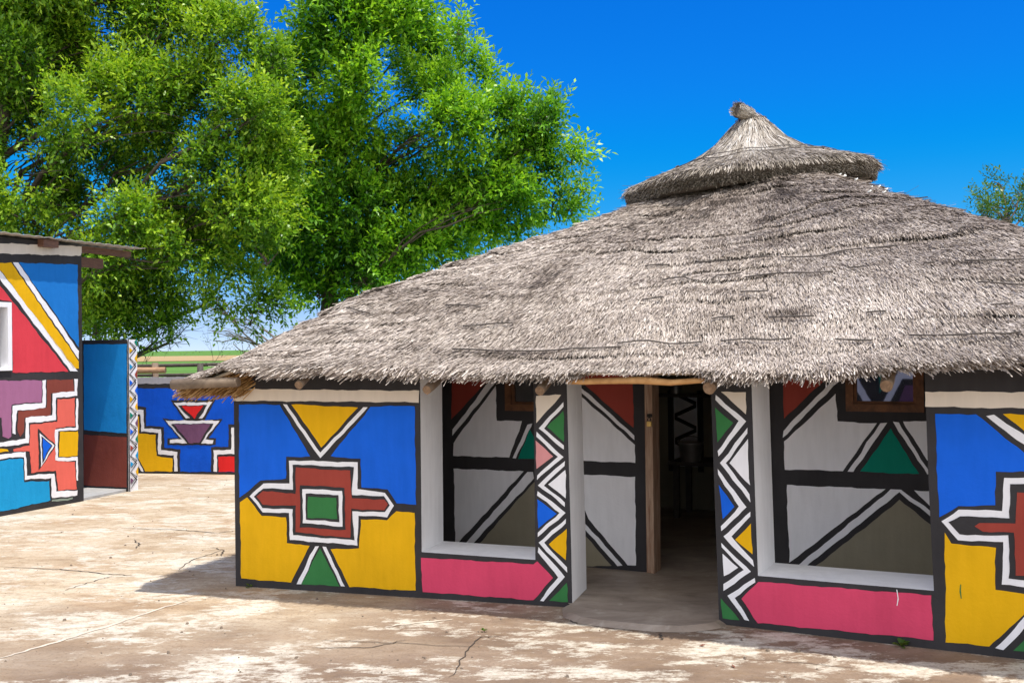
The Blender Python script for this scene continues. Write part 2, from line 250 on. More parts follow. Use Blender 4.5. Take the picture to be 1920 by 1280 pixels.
CLUMPS_LEFT = [(-8.199, 17.671, 6.740, 1.155), (-6.837, 17.677, 7.089, 1.020), (-5.449, 17.034, 7.053, 0.721), (-4.527, 16.529, 6.543, 0.604), (-6.867, 16.019, 5.187, 0.924), (-5.972, 16.743, 5.590, 0.902), (-4.957, 16.799, 5.591, 0.775), (-3.982, 16.000, 5.312, 0.462), (-7.365, 16.007, 4.203, 0.862), (-7.211, 18.098, 4.616, 0.905), (-5.836, 17.335, 4.835, 0.667), (-4.518, 16.416, 4.401, 0.695), (-7.762, 16.857, 3.646, 0.648), (-5.809, 18.043, 3.757, 0.694), (-4.839, 17.875, 3.634, 0.653), (-6.450, 17.757, 3.276, 0.615), (-6.525, 16.763, 2.588, 0.484), (-5.916, 16.985, 2.462, 0.405), (-5.653, 17.389, 2.699, 0.401), (-4.008, 16.034, 3.755, 0.432), (-4.468, 17.122, 2.714, 0.362), (-3.970, 16.497, 2.332, 0.241), (-7.038, 17.835, 2.283, 0.309), (-5.904, 16.041, 3.614, 0.432), (-9.597, 17.394, 5.784, 1.338), (-9.629, 17.814, 7.714, 1.370), (-7.174, 16.400, 7.888, 1.135), (-6.163, 17.870, 8.519, 0.962), (-10.121, 17.819, 4.241, 1.028), (-3.746, 15.941, 3.085, 0.368), (-5.177, 17.456, 3.235, 0.470), (-6.431, 15.903, 2.951, 0.428), (-6.449, 17.007, 2.251, 0.327), (-5.704, 16.861, 2.082, 0.208), (-5.016, 16.347, 3.136, 0.503), (-4.595, 16.615, 2.387, 0.320), (-4.437, 17.674, 2.156, 0.245), (-3.737, 16.596, 2.461, 0.268), (-6.489, 16.228, 1.994, 0.175), (-6.435, 17.437, 2.067, 0.228), (-3.865, 16.887, 4.730, 0.520), (-4.141, 17.658, 4.056, 0.509), (-3.826, 16.418, 6.080, 0.347), (-7.997, 16.604, 2.513, 0.383), (-7.868, 17.660, 2.922, 0.543), (-8.166, 17.016, 5.592, 0.589), (-7.734, 17.014, 5.062, 0.556), (-7.972, 16.420, 4.696, 0.505), (-7.497, 15.932, 3.866, 0.521), (-7.712, 17.953, 4.046, 0.552), (-7.714, 16.089, 6.122, 0.495), (-7.239, 17.759, 6.479, 0.546), (-8.091, 16.709, 6.983, 0.514), (-7.815, 17.992, 4.699, 0.484)]
CLUMPS_RIGHT = [(12.162, 26.775, 5.324, 0.302), (12.833, 27.374, 5.781, 0.253), (12.837, 27.107, 5.043, 0.334), (12.597, 25.895, 5.020, 0.292), (12.046, 26.060, 4.849, 0.241), (13.435, 27.322, 5.485, 0.168), (11.513, 25.412, 4.837, 0.209), (13.866, 27.207, 5.393, 0.558), (13.968, 27.154, 4.687, 0.557), (12.715, 26.429, 4.617, 0.352), (11.870, 26.067, 4.517, 0.294)]
CLUMPS_PALE = [(-7.311, 24.815, 2.438, 0.382), (-6.514, 23.531, 2.030, 0.459), (-6.957, 24.227, 1.858, 0.348), (-6.431, 24.611, 2.358, 0.379), (-7.269, 24.475, 2.867, 0.276), (-6.644, 24.914, 1.794, 0.319)]
LITTER = [(1.022, 5.701, 'curled red-brown dry leaf on the ground below the doorway'), (1.112, 5.327, 'dry brown leaf at the lower edge of the yard, right of the doorway'), (-0.495, 6.352, 'dry brown leaf below the end of the first opening')]
BINDINGS = [(3.08, 3.76, 0.246, 0.246), (3.80, 4.48, 0.240, 0.234), (4.12, 4.84, 0.300, 0.312), (4.88, 5.12, 0.312, 0.306), (3.32, 3.64, 0.330, 0.306), (2.80, 3.04, 0.324, 0.330), (3.76, 3.96, 0.192, 0.192), (3.56, 3.72, 0.126, 0.138), (3.96, 4.24, 0.132, 0.126), (4.56, 4.68, 0.120, 0.120), (5.40, 5.80, 0.228, 0.234), (3.64, 4.08, 0.078, 0.078), (2.96, 3.52, 0.066, 0.078), (4.32, 4.52, 0.072, 0.060), (4.72, 5.24, 0.060, 0.042), (4.60, 4.72, 0.240, 0.240), (5.12, 5.20, 0.228, 0.228), (5.68, 5.84, 0.342, 0.348), (3.88, 4.04, 0.306, 0.300), (5.32, 5.56, 0.168, 0.162), (5.24, 5.36, 0.108, 0.108), (3.00, 3.16, 0.180, 0.186), (1.84, 3.00, 0.054, 0.054), (1.28, 1.64, 0.198, 0.186), (1.68, 2.04, 0.132, 0.138), (0.28, 0.68, 0.216, 0.186)]
TIES = [(7.12, 0.726), (7.08, 0.714), (6.68, 0.672), (7.08, 0.648), (6.68, 0.618), (6.80, 0.606), (5.92, 0.576), (6.28, 0.588), (7.12, 0.714)]

# ---------------------------------------------------------------- helpers
def empty(name, loc, label, cat, group=None):
    o = bpy.data.objects.new(name, None)
    o.empty_display_size = 0.2
    o.location = loc
    COL.objects.link(o)
    o["label"] = label
    o["category"] = cat
    if group:
        o["group"] = group
    return o

def tag(o, label=None, cat=None, group=None, kind=None):
    for k, v in (("label", label), ("category", cat), ("group", group), ("kind", kind)):
        if v:
            o[k] = v
    return o

def root_offset(p):
    v = Vector((0, 0, 0))
    while p is not None:
        v += p.location
        p = p.parent
    return v

class MB:
    """collects faces in world coordinates, then links them as one mesh object"""
    def __init__(s):
        s.v, s.f, s.m, s.sm = [], [], [], []
    def face(s, pts, m=0, smooth=False):
        b = len(s.v)
        s.v += [tuple(p) for p in pts]
        s.f.append(tuple(range(b, b + len(pts))))
        s.m.append(m); s.sm.append(smooth)
    def box(s, c, size, rot=0.0, m=0):
        cx, cy, cz = c
        hx, hy, hz = size[0] / 2, size[1] / 2, size[2] / 2
        co, si = math.cos(rot), math.sin(rot)
        P = []
        for dz in (-hz, hz):
            for dx, dy in ((-hx, -hy), (hx, -hy), (hx, hy), (-hx, hy)):
                P.append((cx + dx * co - dy * si, cy + dx * si + dy * co, cz + dz))
        b = len(s.v); s.v += P
        for q in ((3, 2, 1, 0), (4, 5, 6, 7), (0, 1, 5, 4), (1, 2, 6, 5), (2, 3, 7, 6), (3, 0, 4, 7)):
            s.f.append(tuple(b + i for i in q)); s.m.append(m); s.sm.append(False)
    def tube(s, path, radii, n=8, m=0, caps=True, capm=None, wob=0.0):
        path = [Vector(p) for p in path]
        if not hasattr(radii, '__len__'):
            radii = [radii] * len(path)
        b = len(s.v)
        ref = None
        for i, p in enumerate(path):
            t = (path[min(i + 1, len(path) - 1)] - path[max(i - 1, 0)]).normalized()
            if ref is None:
                ref = Vector((0, 0, 1)) if abs(t.z) < 0.9 else Vector((1, 0, 0))
            a = t.cross(ref)
            if a.length < 1e-5:
                a = t.orthogonal()
            a.normalize()
            c = a.cross(t).normalized()
            ref = c
            for k in range(n):
                an = 2 * math.pi * k / n
                rr = radii[i] * (1 + wob * math.sin(3 * an + i * 1.7) * 0.5 + wob * random.uniform(-.5, .5))
                s.v.append(tuple(p + (a * math.cos(an) + c * math.sin(an)) * rr))
        for i in range(len(path) - 1):
            for k in range(n):
                k2 = (k + 1) % n
                s.f.append((b + i * n + k, b + i * n + k2, b + (i + 1) * n + k2, b + (i + 1) * n + k))
                s.m.append(m); s.sm.append(True)
        if caps:
            cm = m if capm is None else capm
            s.f.append(tuple(b + k for k in range(n - 1, -1, -1))); s.m.append(cm); s.sm.append(False)
            e = b + (len(path) - 1) * n
            s.f.append(tuple(e + k for k in range(n))); s.m.append(cm); s.sm.append(False)
    def lathe(s, prof, centre, n=24, m=0):
        cx, cy, cz = centre
        b = len(s.v)
        for r, z in prof:
            for k in range(n):
                a = 2 * math.pi * k / n
                s.v.append((cx + r * math.cos(a), cy + r * math.sin(a), cz + z))
        for i in range(len(prof) - 1):
            for k in range(n):
                k2 = (k + 1) % n
                s.f.append((b + i * n + k, b + i * n + k2, b + (i + 1) * n + k2, b + (i + 1) * n + k))
                s.m.append(m); s.sm.append(True)
    def build(s, name, mats, parent=None):
        me = bpy.data.meshes.new(name)
        off = root_offset(parent)
        me.from_pydata([(x - off.x, y - off.y, z - off.z) for x, y, z in s.v], [], s.f)
        for mt in (mats if isinstance(mats, (list, tuple)) else [mats]):
            me.materials.append(mt)
        me.polygons.foreach_set("material_index", s.m)
        me.polygons.foreach_set("use_smooth", s.sm)
        me.update()
        o = bpy.data.objects.new(name, me)
        COL.objects.link(o)
        if parent is not None:
            o.parent = parent
        return o

def quads_object(name, V, mats, parent=None, tint=None, extra=None, matidx=None):
    """V: (N,4,3) array of quads in world coordinates; extra: an MB to put in the same mesh"""
    off = root_offset(parent)
    N = V.shape[0]
    ev, ef, em = (extra.v, extra.f, extra.m) if extra else ([], [], [])
    nv0 = len(ev)
    me = bpy.data.meshes.new(name)
    allv = np.concatenate([np.array(ev, dtype=np.float64).reshape(-1, 3), V.reshape(-1, 3)]) - np.array(off)
    loops = [i for f in ef for i in f]
    lt = [len(f) for f in ef]
    nl0 = len(loops)
    loops = np.concatenate([np.array(loops, dtype=np.int32), np.arange(nv0, nv0 + 4 * N, dtype=np.int32)])
    totals = np.concatenate([np.array(lt, dtype=np.int32), np.full(N, 4, dtype=np.int32)])
    starts = np.concatenate([[0], np.cumsum(totals)[:-1]]).astype(np.int32)
    me.vertices.add(len(allv)); me.loops.add(len(loops)); me.polygons.add(len(totals))
    me.vertices.foreach_set("co", allv.astype(np.float32).ravel())
    me.loops.foreach_set("vertex_index", loops)
    me.polygons.foreach_set("loop_start", starts)
    me.polygons.foreach_set("loop_total", totals)
    mi = np.concatenate([np.array(em, dtype=np.int32), (np.zeros(N, dtype=np.int32) if matidx is None else np.asarray(matidx, dtype=np.int32))])
    for mt in mats:
        me.materials.append(mt)
    me.polygons.foreach_set("material_index", mi)
    me.update(calc_edges=True)
    at = me.attributes.new("tint", 'FLOAT', 'POINT')
    tv = np.full(len(allv), 0.5, dtype=np.float32)
    if tint is not None:
        tv[nv0:] = np.repeat(tint, 4)
    at.data.foreach_set("value", tv)
    me.validate()
    o = bpy.data.objects.new(name, me)
    COL.objects.link(o)
    if parent is not None:
        o.parent = parent
    return o

# ---------------------------------------------------------------- materials
def new_mat(name):
    m = bpy.data.materials.new(name)
    m.use_nodes = True
    nt = m.node_tree
    return m, nt, nt.nodes["Principled BSDF"]

def N(nt, typ, **kw):
    n = nt.nodes.new(typ)
    for k, v in kw.items():
        if k in n.inputs:
            n.inputs[k].default_value = v
        else:
            setattr(n, k, v)
    return n

def noise(nt, scale, detail=4.0, rough=0.55, stretch=(1, 1, 1), rot=(0, 0, 0), dist=0.0):
    tc = N(nt, "ShaderNodeTexCoord")
    mp = N(nt, "ShaderNodeMapping")
    mp.inputs["Scale"].default_value = stretch
    mp.inputs["Rotation"].default_value = rot
    nt.links.new(tc.outputs["Object"], mp.inputs["Vector"])
    n = N(nt, "ShaderNodeTexNoise")
    n.inputs["Scale"].default_value = scale
    n.inputs["Detail"].default_value = detail
    n.inputs["Roughness"].default_value = rough
    n.inputs["Distortion"].default_value = dist
    nt.links.new(mp.outputs[0], n.inputs["Vector"])
    return n.outputs["Fac"]

def ramp(nt, src, stops, interp='LINEAR'):
    r = N(nt, "ShaderNodeValToRGB")
    cr = r.color_ramp
    cr.interpolation = interp
    while len(cr.elements) < len(stops):
        cr.elements.new(0.5)
    for e, (p, c) in zip(cr.elements, stops):
        e.position = p
        e.color = (c[0], c[1], c[2], 1) if hasattr(c, '__len__') else (c, c, c, 1)
    nt.links.new(src, r.inputs["Fac"])
    return r.outputs["Color"]

def mix(nt, fac, a, b, blend='MIX'):
    n = N(nt, "ShaderNodeMix")
    n.data_type = 'RGBA'
    n.blend_type = blend
    for sock, val in ((n.inputs[0], fac), (n.inputs[6], a), (n.inputs[7], b)):
        if isinstance(val, bpy.types.NodeSocket):
            nt.links.new(val, sock)
        elif hasattr(val, '__len__'):
            sock.default_value = (val[0], val[1], val[2], 1)
        else:
            sock.default_value = val
    return n.outputs[2]

def mathn(nt, op, a, b=0.0):
    n = N(nt, "ShaderNodeMath")
    n.operation = op
    for i, val in enumerate((a, b)):
        if isinstance(val, bpy.types.NodeSocket):
            nt.links.new(val, n.inputs[i])
        else:
            n.inputs[i].default_value = val
    return n.outputs[0]

def bump(nt, bsdf, height, strength=0.3, dist=0.01):
    b = N(nt, "ShaderNodeBump")
    b.inputs["Strength"].default_value = strength
    b.inputs["Distance"].default_value = dist
    nt.links.new(height, b.inputs["Height"])
    nt.links.new(b.outputs[0], bsdf.inputs["Normal"])

def paint(name, rgb, var=0.16, wear=0.0, rough=0.62):
    """hand-brushed wall paint on plaster"""
    m, nt, b = new_mat(name)
    big = noise(nt, 2.3, 3.0)
    brush = noise(nt, 20.0, 3.0, 0.6, (1.0, 1.0, 0.16), (0.3, 0.2, 0.5))
    lo = tuple(c * (1 - var) for c in rgb)
    hi = tuple(min(1, c * (1 + var)) for c in rgb)
    c1 = ramp(nt, big, [(0.3, lo), (0.7, hi)])
    c2 = mix(nt, ramp(nt, brush, [(0.35, 0.0), (0.72, 0.36)]), c1, tuple(min(1, c * 1.22 + 0.006) for c in rgb))
    if wear:
        w = noise(nt, 26.0, 5.0, 0.7)
        c2 = mix(nt, ramp(nt, w, [(0.68, 0.0), (0.76, wear)]), c2, (0.42, 0.38, 0.33))
    nt.links.new(c2, b.inputs["Base Color"])
    b.inputs["Roughness"].default_value = 0.75
    b.inputs["Specular IOR Level"].default_value = 0.16
    h = mathn(nt, 'ADD', noise(nt, 7.0, 4.0, 0.6), mathn(nt, 'MULTIPLY', noise(nt, 60.0, 3.0, 0.6), 0.35))
    bump(nt, b, h, 0.35, 0.012)
    return m

PAINT = {
    'black': paint('paint_black', (0.036, 0.034, 0.036), 0.25, 0.16),
    'white': paint('paint_white', (0.78, 0.78, 0.80), 0.05),
    'beige': paint('paint_beige', (0.70, 0.62, 0.52), 0.07),
    'cream': paint('paint_cream', (0.6192, 0.5504, 0.4644), 0.06),
    'blue': paint('paint_blue', (0.006, 0.115, 0.66), 0.14),
    'blue2': paint('paint_royal_blue', (0.003, 0.085, 0.58), 0.2),
    'skyblue': paint('paint_sky_blue', (0.01032, 0.1634, 0.516), 0.07),
    'skyblue2': paint('paint_azure', (0.012, 0.26, 0.66), 0.08),
    'cyan': paint('paint_cyan', (0.01032, 0.2838, 0.5676), 0.08),
    'yellow': paint('paint_yellow', (0.72, 0.40, 0.004), 0.08),
    'pink': paint('paint_pink', (0.62, 0.06, 0.13), 0.08),
    'rose': paint('paint_rose', (0.62, 0.27, 0.27), 0.06),
    'red': paint('paint_coral_red', (0.602, 0.0473, 0.0645), 0.06),
    'red2': paint('paint_red', (0.65, 0.02, 0.02), 0.07),
    'salmon': paint('paint_salmon', (0.688, 0.129, 0.0946), 0.06),
    'brown': paint('paint_brick', (0.30, 0.05, 0.035), 0.12),
    'umber': paint('paint_red_brown', (0.21, 0.05, 0.035), 0.12),
    'green': paint('paint_green', (0.035, 0.17, 0.05), 0.12),
    'teal': paint('paint_teal', (0.0, 0.20, 0.135), 0.08),
    'olive': paint('paint_olive', (0.25, 0.225, 0.16), 0.1),
    'purple': paint('paint_mauve', (0.33, 0.13, 0.24), 0.06),
    'plum': paint('paint_plum', (0.16, 0.07, 0.14), 0.08),
    'sage': paint('paint_sage', (0.22, 0.27, 0.22), 0.06),
    'grey': paint('paint_grey', (0.40, 0.39, 0.41), 0.06),
    'reveal': paint('paint_reveal', (0.80, 0.80, 0.81), 0.07),
}

def wood_mat(name, dark, light, scale=6.0, stretch=(1, 1, 9), rough=0.7):
    m, nt, b = new_mat(name)
    f = noise(nt, scale, 6.0, 0.65, stretch, dist=0.6)
    nt.links.new(ramp(nt, f, [(0.3, dark), (0.7, light)]), b.inputs["Base Color"])
    b.inputs["Roughness"].default_value = rough
    bump(nt, b, f, 0.4, 0.006)
    return m

M_LOG = wood_mat('weathered_log', (0.10, 0.07, 0.045), (0.26, 0.19, 0.13), 7.0, (1, 1, 1))
M_LOGEND = wood_mat('log_end_grain', (0.13, 0.075, 0.04), (0.30, 0.19, 0.11), 30.0, (1, 1, 1))
M_POLE = wood_mat('peeled_pole', (0.42, 0.20, 0.06), (0.66, 0.38, 0.15), 14.0, (1, 1, 1))
M_FRAME = wood_mat('varnished_frame', (0.07, 0.028, 0.010), (0.20, 0.08, 0.028), 14.0, (1, 1, 1))
M_JAMB = wood_mat('worn_door_jamb', (0.20, 0.085, 0.04), (0.50, 0.36, 0.25), 9.0, (6, 6, 0.5))
M_FENCE = wood_mat('dark_fence_timber', (0.035, 0.028, 0.024), (0.10, 0.08, 0.065), 12.0, (1, 1, 1))
M_POST = wood_mat('grey_brown_post', (0.13, 0.085, 0.06), (0.26, 0.18, 0.13), 14.0, (4, 4, 0.6))
M_RAIL = wood_mat('orange_brown_rail', (0.28, 0.14, 0.07), (0.48, 0.29, 0.17), 10.0, (1, 4, 4))
M_BEAM = wood_mat('brown_roof_beam', (0.09, 0.04, 0.025), (0.20, 0.10, 0.06), 10.0, (1, 1, 6))

def plain(name, rgb, rough=0.6, metal=0.0):
    m, nt, b = new_mat(name)
    f = noise(nt, 12.0, 4.0)
    nt.links.new(ramp(nt, f, [(0.3, tuple(c * 0.85 for c in rgb)), (0.7, tuple(min(1, c * 1.12) for c in rgb))]), b.inputs["Base Color"])
    b.inputs["Roughness"].default_value = rough
    b.inputs["Metallic"].default_value = metal
    return m

M_BRASS = plain('brass', (0.75, 0.50, 0.16), 0.3, 1.0)
M_IRON = plain('dark_iron', (0.05, 0.045, 0.04), 0.5, 0.8)
M_TIN = plain('dull_tin', (0.62, 0.62, 0.60), 0.38, 0.9)
M_ENAMEL = plain('enamel', (0.62, 0.62, 0.60), 0.35)
M_WIRE = plain('dark_binding', (0.075, 0.062, 0.052), 0.8)
M_TIE = plain('pale_tie', (0.78, 0.76, 0.70), 0.6)
M_PLASTER_DARK = plain('smoked_plaster', (0.09, 0.08, 0.07), 0.9)
M_EARTH_FLOOR = None

def glass_mat():
    m, nt, b = new_mat('window_glass')
    b.inputs["Base Color"].default_value = (0.02, 0.022, 0.022, 1)
    b.inputs["Roughness"].default_value = 0.02
    b.inputs["Specular IOR Level"].default_value = 1.0
    b.inputs["IOR"].default_value = 1.9
    b.inputs["Coat Weight"].default_value = 1.0
    b.inputs["Coat IOR"].default_value = 2.2
    b.inputs["Coat Roughness"].default_value = 0.01
    return m
M_GLASS = glass_mat()

def straw_mat(name, stops, trans=0.12):
    m, nt, b = new_mat(name)
    at = N(nt, "ShaderNodeAttribute")
    at.attribute_name = "tint"
    patch = noise(nt, 1.1, 4.0, 0.6)
    fac = mathn(nt, 'ADD', at.outputs["Fac"], mathn(nt, 'MULTIPLY', mathn(nt, 'SUBTRACT', patch, 0.5), 0.55))
    nt.links.new(ramp(nt, fac, stops), b.inputs["Base Color"])
    b.inputs["Roughness"].default_value = 0.55
    b.inputs["Specular IOR Level"].default_value = 0.3
    return m
M_STRAW = straw_mat('weathered_thatch', [(0.0, (0.067, 0.052, 0.039)), (0.25, (0.222, 0.177, 0.143)), (0.6, (0.423, 0.360, 0.303)), (1.0, (0.673, 0.598, 0.526))])
M_STRAW_CAP = straw_mat('cap_thatch', [(0.0, (0.092, 0.078, 0.051)), (0.3, (0.221, 0.184, 0.138)), (0.65, (0.423, 0.368, 0.304)), (1.0, (0.662, 0.626, 0.570))])
M_STRAW_ORANGE = straw_mat('sheltered_thatch', [(0.0, (0.14, 0.07, 0.02)), (0.4, (0.40, 0.22, 0.07)), (1.0, (0.66, 0.44, 0.20))])
M_THATCH_CORE = plain('thatch_core', (0.14, 0.115, 0.09), 0.95)
M_THATCH_UNDER = plain('clean_straw_underside', (0.60, 0.49, 0.35), 0.9)

def courtyard_mat():
    m, nt, b = new_mat('worn_concrete')
    tc = N(nt, "ShaderNodeTexCoord")
    sep = N(nt, "ShaderNodeSeparateXYZ")
    nt.links.new(tc.outputs["Object"], sep.inputs[0])
    warp = noise(nt, 0.55, 4.0, 0.6)
    # the ground in front of the thatched house is trodden brown, the open yard is pale
    g = mathn(nt, 'ADD', mathn(nt, 'MULTIPLY', sep.outputs["Y"], -0.55), mathn(nt, 'MULTIPLY', sep.outputs["X"], 0.32))
    g = mathn(nt, 'ADD', g, mathn(nt, 'MULTIPLY', mathn(nt, 'SUBTRACT', warp, 0.5), 3.2))
    g = mathn(nt, 'ADD', g, 4.0)
    g = mathn(nt, 'MULTIPLY', g, ramp(nt, mathn(nt, 'MULTIPLY', sep.outputs["Y"], 0.25), [(0.45, 0.0), (0.85, 1.0)]))
    gm = ramp(nt, mathn(nt, 'ADD', mathn(nt, 'MULTIPLY', g, 0.5), 0.5), [(0.25, 0.0), (0.8, 1.0)])
    streak = noise(nt, 1.9, 10.0, 0.72, (0.7, 1.3, 1), (0, 0, 0.25), 0.3)
    pale = ramp(nt, streak, [(0.30, (0.296, 0.209, 0.129)), (0.43, (0.423, 0.325, 0.216)), (0.55, (0.521, 0.431, 0.312)), (0.72, (0.629, 0.561, 0.441))])
    rust = noise(nt, 0.9, 5.0, 0.6, (0.6, 1.3, 1), (0, 0, -0.2), 0.8)
    pale = mix(nt, ramp(nt, rust, [(0.52, 0.0), (0.70, 0.5)]), pale, (0.378, 0.231, 0.121))
    dirt = ramp(nt, noise(nt, 2.4, 8.0, 0.7, (0.7, 1.2, 1), (0, 0, 0.4)), [(0.32, (0.150, 0.102, 0.070)), (0.5, (0.225, 0.160, 0.112)), (0.68, (0.31, 0.235, 0.17))])
    base = mix(nt, gm, pale, dirt)
    flake = noise(nt, 1.5, 12.0, 0.72, (0.75, 1.15, 1), (0, 0, 0.3), 0.2)
    fine = noise(nt, 7.0, 10.0, 0.80, (0.7, 1.3, 1), (0, 0, 0.3))
    fm = mathn(nt, 'ADD', mathn(nt, 'MULTIPLY', flake, 0.55), mathn(nt, 'MULTIPLY', fine, 0.45))
    base = mix(nt, ramp(nt, fm, [(0.506, 0.0), (0.530, 0.55), (0.58, 0.9)]), base, (0.647, 0.605, 0.507))
    grit = noise(nt, 55.0, 3.0, 0.7)
    base = mix(nt, ramp(nt, grit, [(0.30, 0.6), (0.47, 0.0)]), base, (0.126, 0.089, 0.058))
    mid = noise(nt, 11.0, 6.0, 0.72, (0.7, 1.4, 1))
    base = mix(nt, ramp(nt, mid, [(0.30, 0.70), (0.52, 0.0)]), base, (0.225, 0.152, 0.091))
    nt.links.new(base, b.inputs["Base Color"])
    b.inputs["Roughness"].default_value = 0.88
    b.inputs["Specular IOR Level"].default_value = 0.25
    h = mathn(nt, 'ADD', mathn(nt, 'MULTIPLY', flake, 0.5), mathn(nt, 'ADD', mathn(nt, 'MULTIPLY', mid, 0.4), mathn(nt, 'MULTIPLY', grit, 0.12)))
    bump(nt, b, h, 0.55, 0.03)
    return m
M_YARD = courtyard_mat()

def floor_mat():
    m, nt, b = new_mat('polished_earth_floor')
    f = noise(nt, 3.2, 8.0, 0.68, (0.7, 1.3, 1), (0, 0, 0.4), 0.5)
    c = ramp(nt, f, [(0.3, (0.17, 0.13, 0.10)), (0.5, (0.29, 0.235, 0.185)), (0.7, (0.42, 0.355, 0.29))])
    fl = noise(nt, 5.0, 8.0, 0.7)
    c = mix(nt, ramp(nt, fl, [(0.60, 0.0), (0.68, 0.5)]), c, (0.50, 0.44, 0.37))
    nt.links.new(c, b.inputs["Base Color"])
    b.inputs["Roughness"].default_value = 0.55
    bump(nt, b, f, 0.4, 0.015)
    return m
M_FLOOR = floor_mat()
M_CRACK = plain('crack_dirt', (0.055, 0.042, 0.032), 0.95)
M_JOINT = plain('mortar_joint', (0.58, 0.50, 0.40), 0.9)
M_SLAB = plain('grey_concrete', (0.36, 0.36, 0.35), 0.85)

def field_mat(name, stops):
    m, nt, b = new_mat(name)
    f = noise(nt, 0.05, 6.0, 0.6, (0.12, 1.0, 1))
    f2 = noise(nt, 1.5, 4.0, 0.6)
    nt.links.new(ramp(nt, mathn(nt, 'ADD', mathn(nt, 'MULTIPLY', f, 0.7), mathn(nt, 'MULTIPLY', f2, 0.3)), stops), b.inputs["Base Color"])
    b.inputs["Roughness"].default_value = 0.95
    b.inputs["Specular IOR Level"].default_value = 0.1
    return m
M_FIELD = field_mat('green_field', [(0.35, (0.075, 0.165, 0.028)), (0.65, (0.135, 0.26, 0.05))])
M_TAN = field_mat('dry_stubble', [(0.35, (0.33, 0.23, 0.10)), (0.65, (0.46, 0.33, 0.17))])

def leaf_mat(name, stops, gloss=0.4, trans=0.4):
    m, nt, b = new_mat(name)
    at = N(nt, "ShaderNodeAttribute")
    at.attribute_name = "tint"
    c = ramp(nt, at.outputs["Fac"], stops)
    nt.links.new(c, b.inputs["Base Color"])
    b.inputs["Roughness"].default_value = gloss
    b.inputs["Specular IOR Level"].default_value = 0.45
    tr = N(nt, "ShaderNodeBsdfTranslucent")
    nt.links.new(mix(nt, 1.0, c, (1.0, 1.0, 0.45), 'MULTIPLY'), tr.inputs["Color"])
    ms = N(nt, "ShaderNodeMixShader")
    ms.inputs[0].default_value = trans
    nt.links.new(b.outputs[0], ms.inputs[1]); nt.links.new(tr.outputs[0], ms.inputs[2])
    nt.links.new(ms.outputs[0], nt.nodes["Material Output"].inputs["Surface"])
    return m
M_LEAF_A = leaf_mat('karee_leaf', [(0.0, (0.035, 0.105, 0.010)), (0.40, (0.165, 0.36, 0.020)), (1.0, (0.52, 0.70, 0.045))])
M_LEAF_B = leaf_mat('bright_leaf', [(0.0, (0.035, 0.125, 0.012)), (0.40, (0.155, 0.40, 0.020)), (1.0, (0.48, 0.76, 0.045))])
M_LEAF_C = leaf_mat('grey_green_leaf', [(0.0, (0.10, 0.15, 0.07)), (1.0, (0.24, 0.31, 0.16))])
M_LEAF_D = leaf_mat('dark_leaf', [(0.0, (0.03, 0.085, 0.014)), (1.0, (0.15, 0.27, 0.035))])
M_BARK = wood_mat('bark', (0.04, 0.03, 0.022), (0.13, 0.095, 0.07), 9.0, (1, 1, 0.3), 0.9)
M_BARK2 = wood_mat('pale_bark', (0.12, 0.10, 0.085), (0.26, 0.22, 0.19), 9.0, (1, 1, 0.3), 0.9)

# ---------------------------------------------------------------- painted walls
class Plane:
    def __init__(s, o, e):
        s.o = Vector((o[0], o[1], 0)); s.e = Vector((e[0], e[1], 0)).normalized()
        s.n = Vector((-s.e.y, s.e.x, 0))                    # points away from the camera
    def w(s, u, v, d=0.0):
        return s.o + s.e * u + s.n * d + Vector((0, 0, v))

F1 = Plane((-1.9552, 7.2922), (0.9557, -0.29434))
F2 = Plane((1.20257, 6.15337), (0.88295, -0.46946))
IN = Plane((-2.0270, 8.90158), (0.89838, -0.43921))
HU = Plane((-5.18965, 10.50778), (0.38539, 0.92275))
SW = Plane((-5.14963, 12.46311), (0.945497, -0.32563))
BW = Plane((-5.08895, 14.0862), (0.97992, -0.19938))

def wob(u, v):
    return (0.0022 * math.sin(u * 31 + v * 17 + 1.3) + 0.0016 * math.sin(v * 53 - u * 23) + 0.001 * math.sin(u * 97 + v * 71),
            0.0022 * math.sin(v * 29 - u * 19 + 0.4) + 0.0016 * math.sin(u * 47 + v * 27) + 0.001 * math.sin(u * 83 - v * 91))

def brushed(pts, step=0.035, k=1.0):
    out = []
    n = len(pts)
    for i in range(n):
        (u0, v0), (u1, v1) = pts[i], pts[(i + 1) % n]
        L = math.hypot(u1 - u0, v1 - v0)
        c = max(1, int(L / step))
        for j in range(c):
            t = j / c
            u, v = u0 + (u1 - u0) * t, v0 + (v1 - v0) * t
            du, dv = wob(u, v)
            out.append((u + du * k, v + dv * k))
    return out

def clean(pts):
    a = sum(pts[i][0] * pts[(i + 1) % len(pts)][1] - pts[(i + 1) % len(pts)][0] * pts[i][1] for i in range(len(pts)))
    return pts if a > 0 else pts[::-1]

def paint_faces(mb, pl, table, slots, d0=0.0, step=0.0022, k=1.0, side=-1):
    for coat, col, pts in table:
        if col not in slots:
            slots.append(col)
        p = brushed(clean(pts), 0.035, k)
        mb.face([pl.w(u, v, d0 + side * coat * step) for u, v in (p if side < 0 else p[::-1])], slots.index(col))

def slab(mb, pl, pts, d0, d1, mf=0, ms=0, mbk=None):
    """a wall piece: outline in the plane, from depth d0 (front) to d1 (back)"""
    p = clean(pts)
    mb.face([pl.w(u, v, d0) for u, v in p], mf)
    mb.face([pl.w(u, v, d1) for u, v in p[::-1]], ms if mbk is None else mbk)
    for i in range(len(p)):
        a, b = p[i], p[(i + 1) % len(p)]
        mb.face([pl.w(*b, d0), pl.w(*a, d0), pl.w(*a, d1), pl.w(*b, d1)], ms)

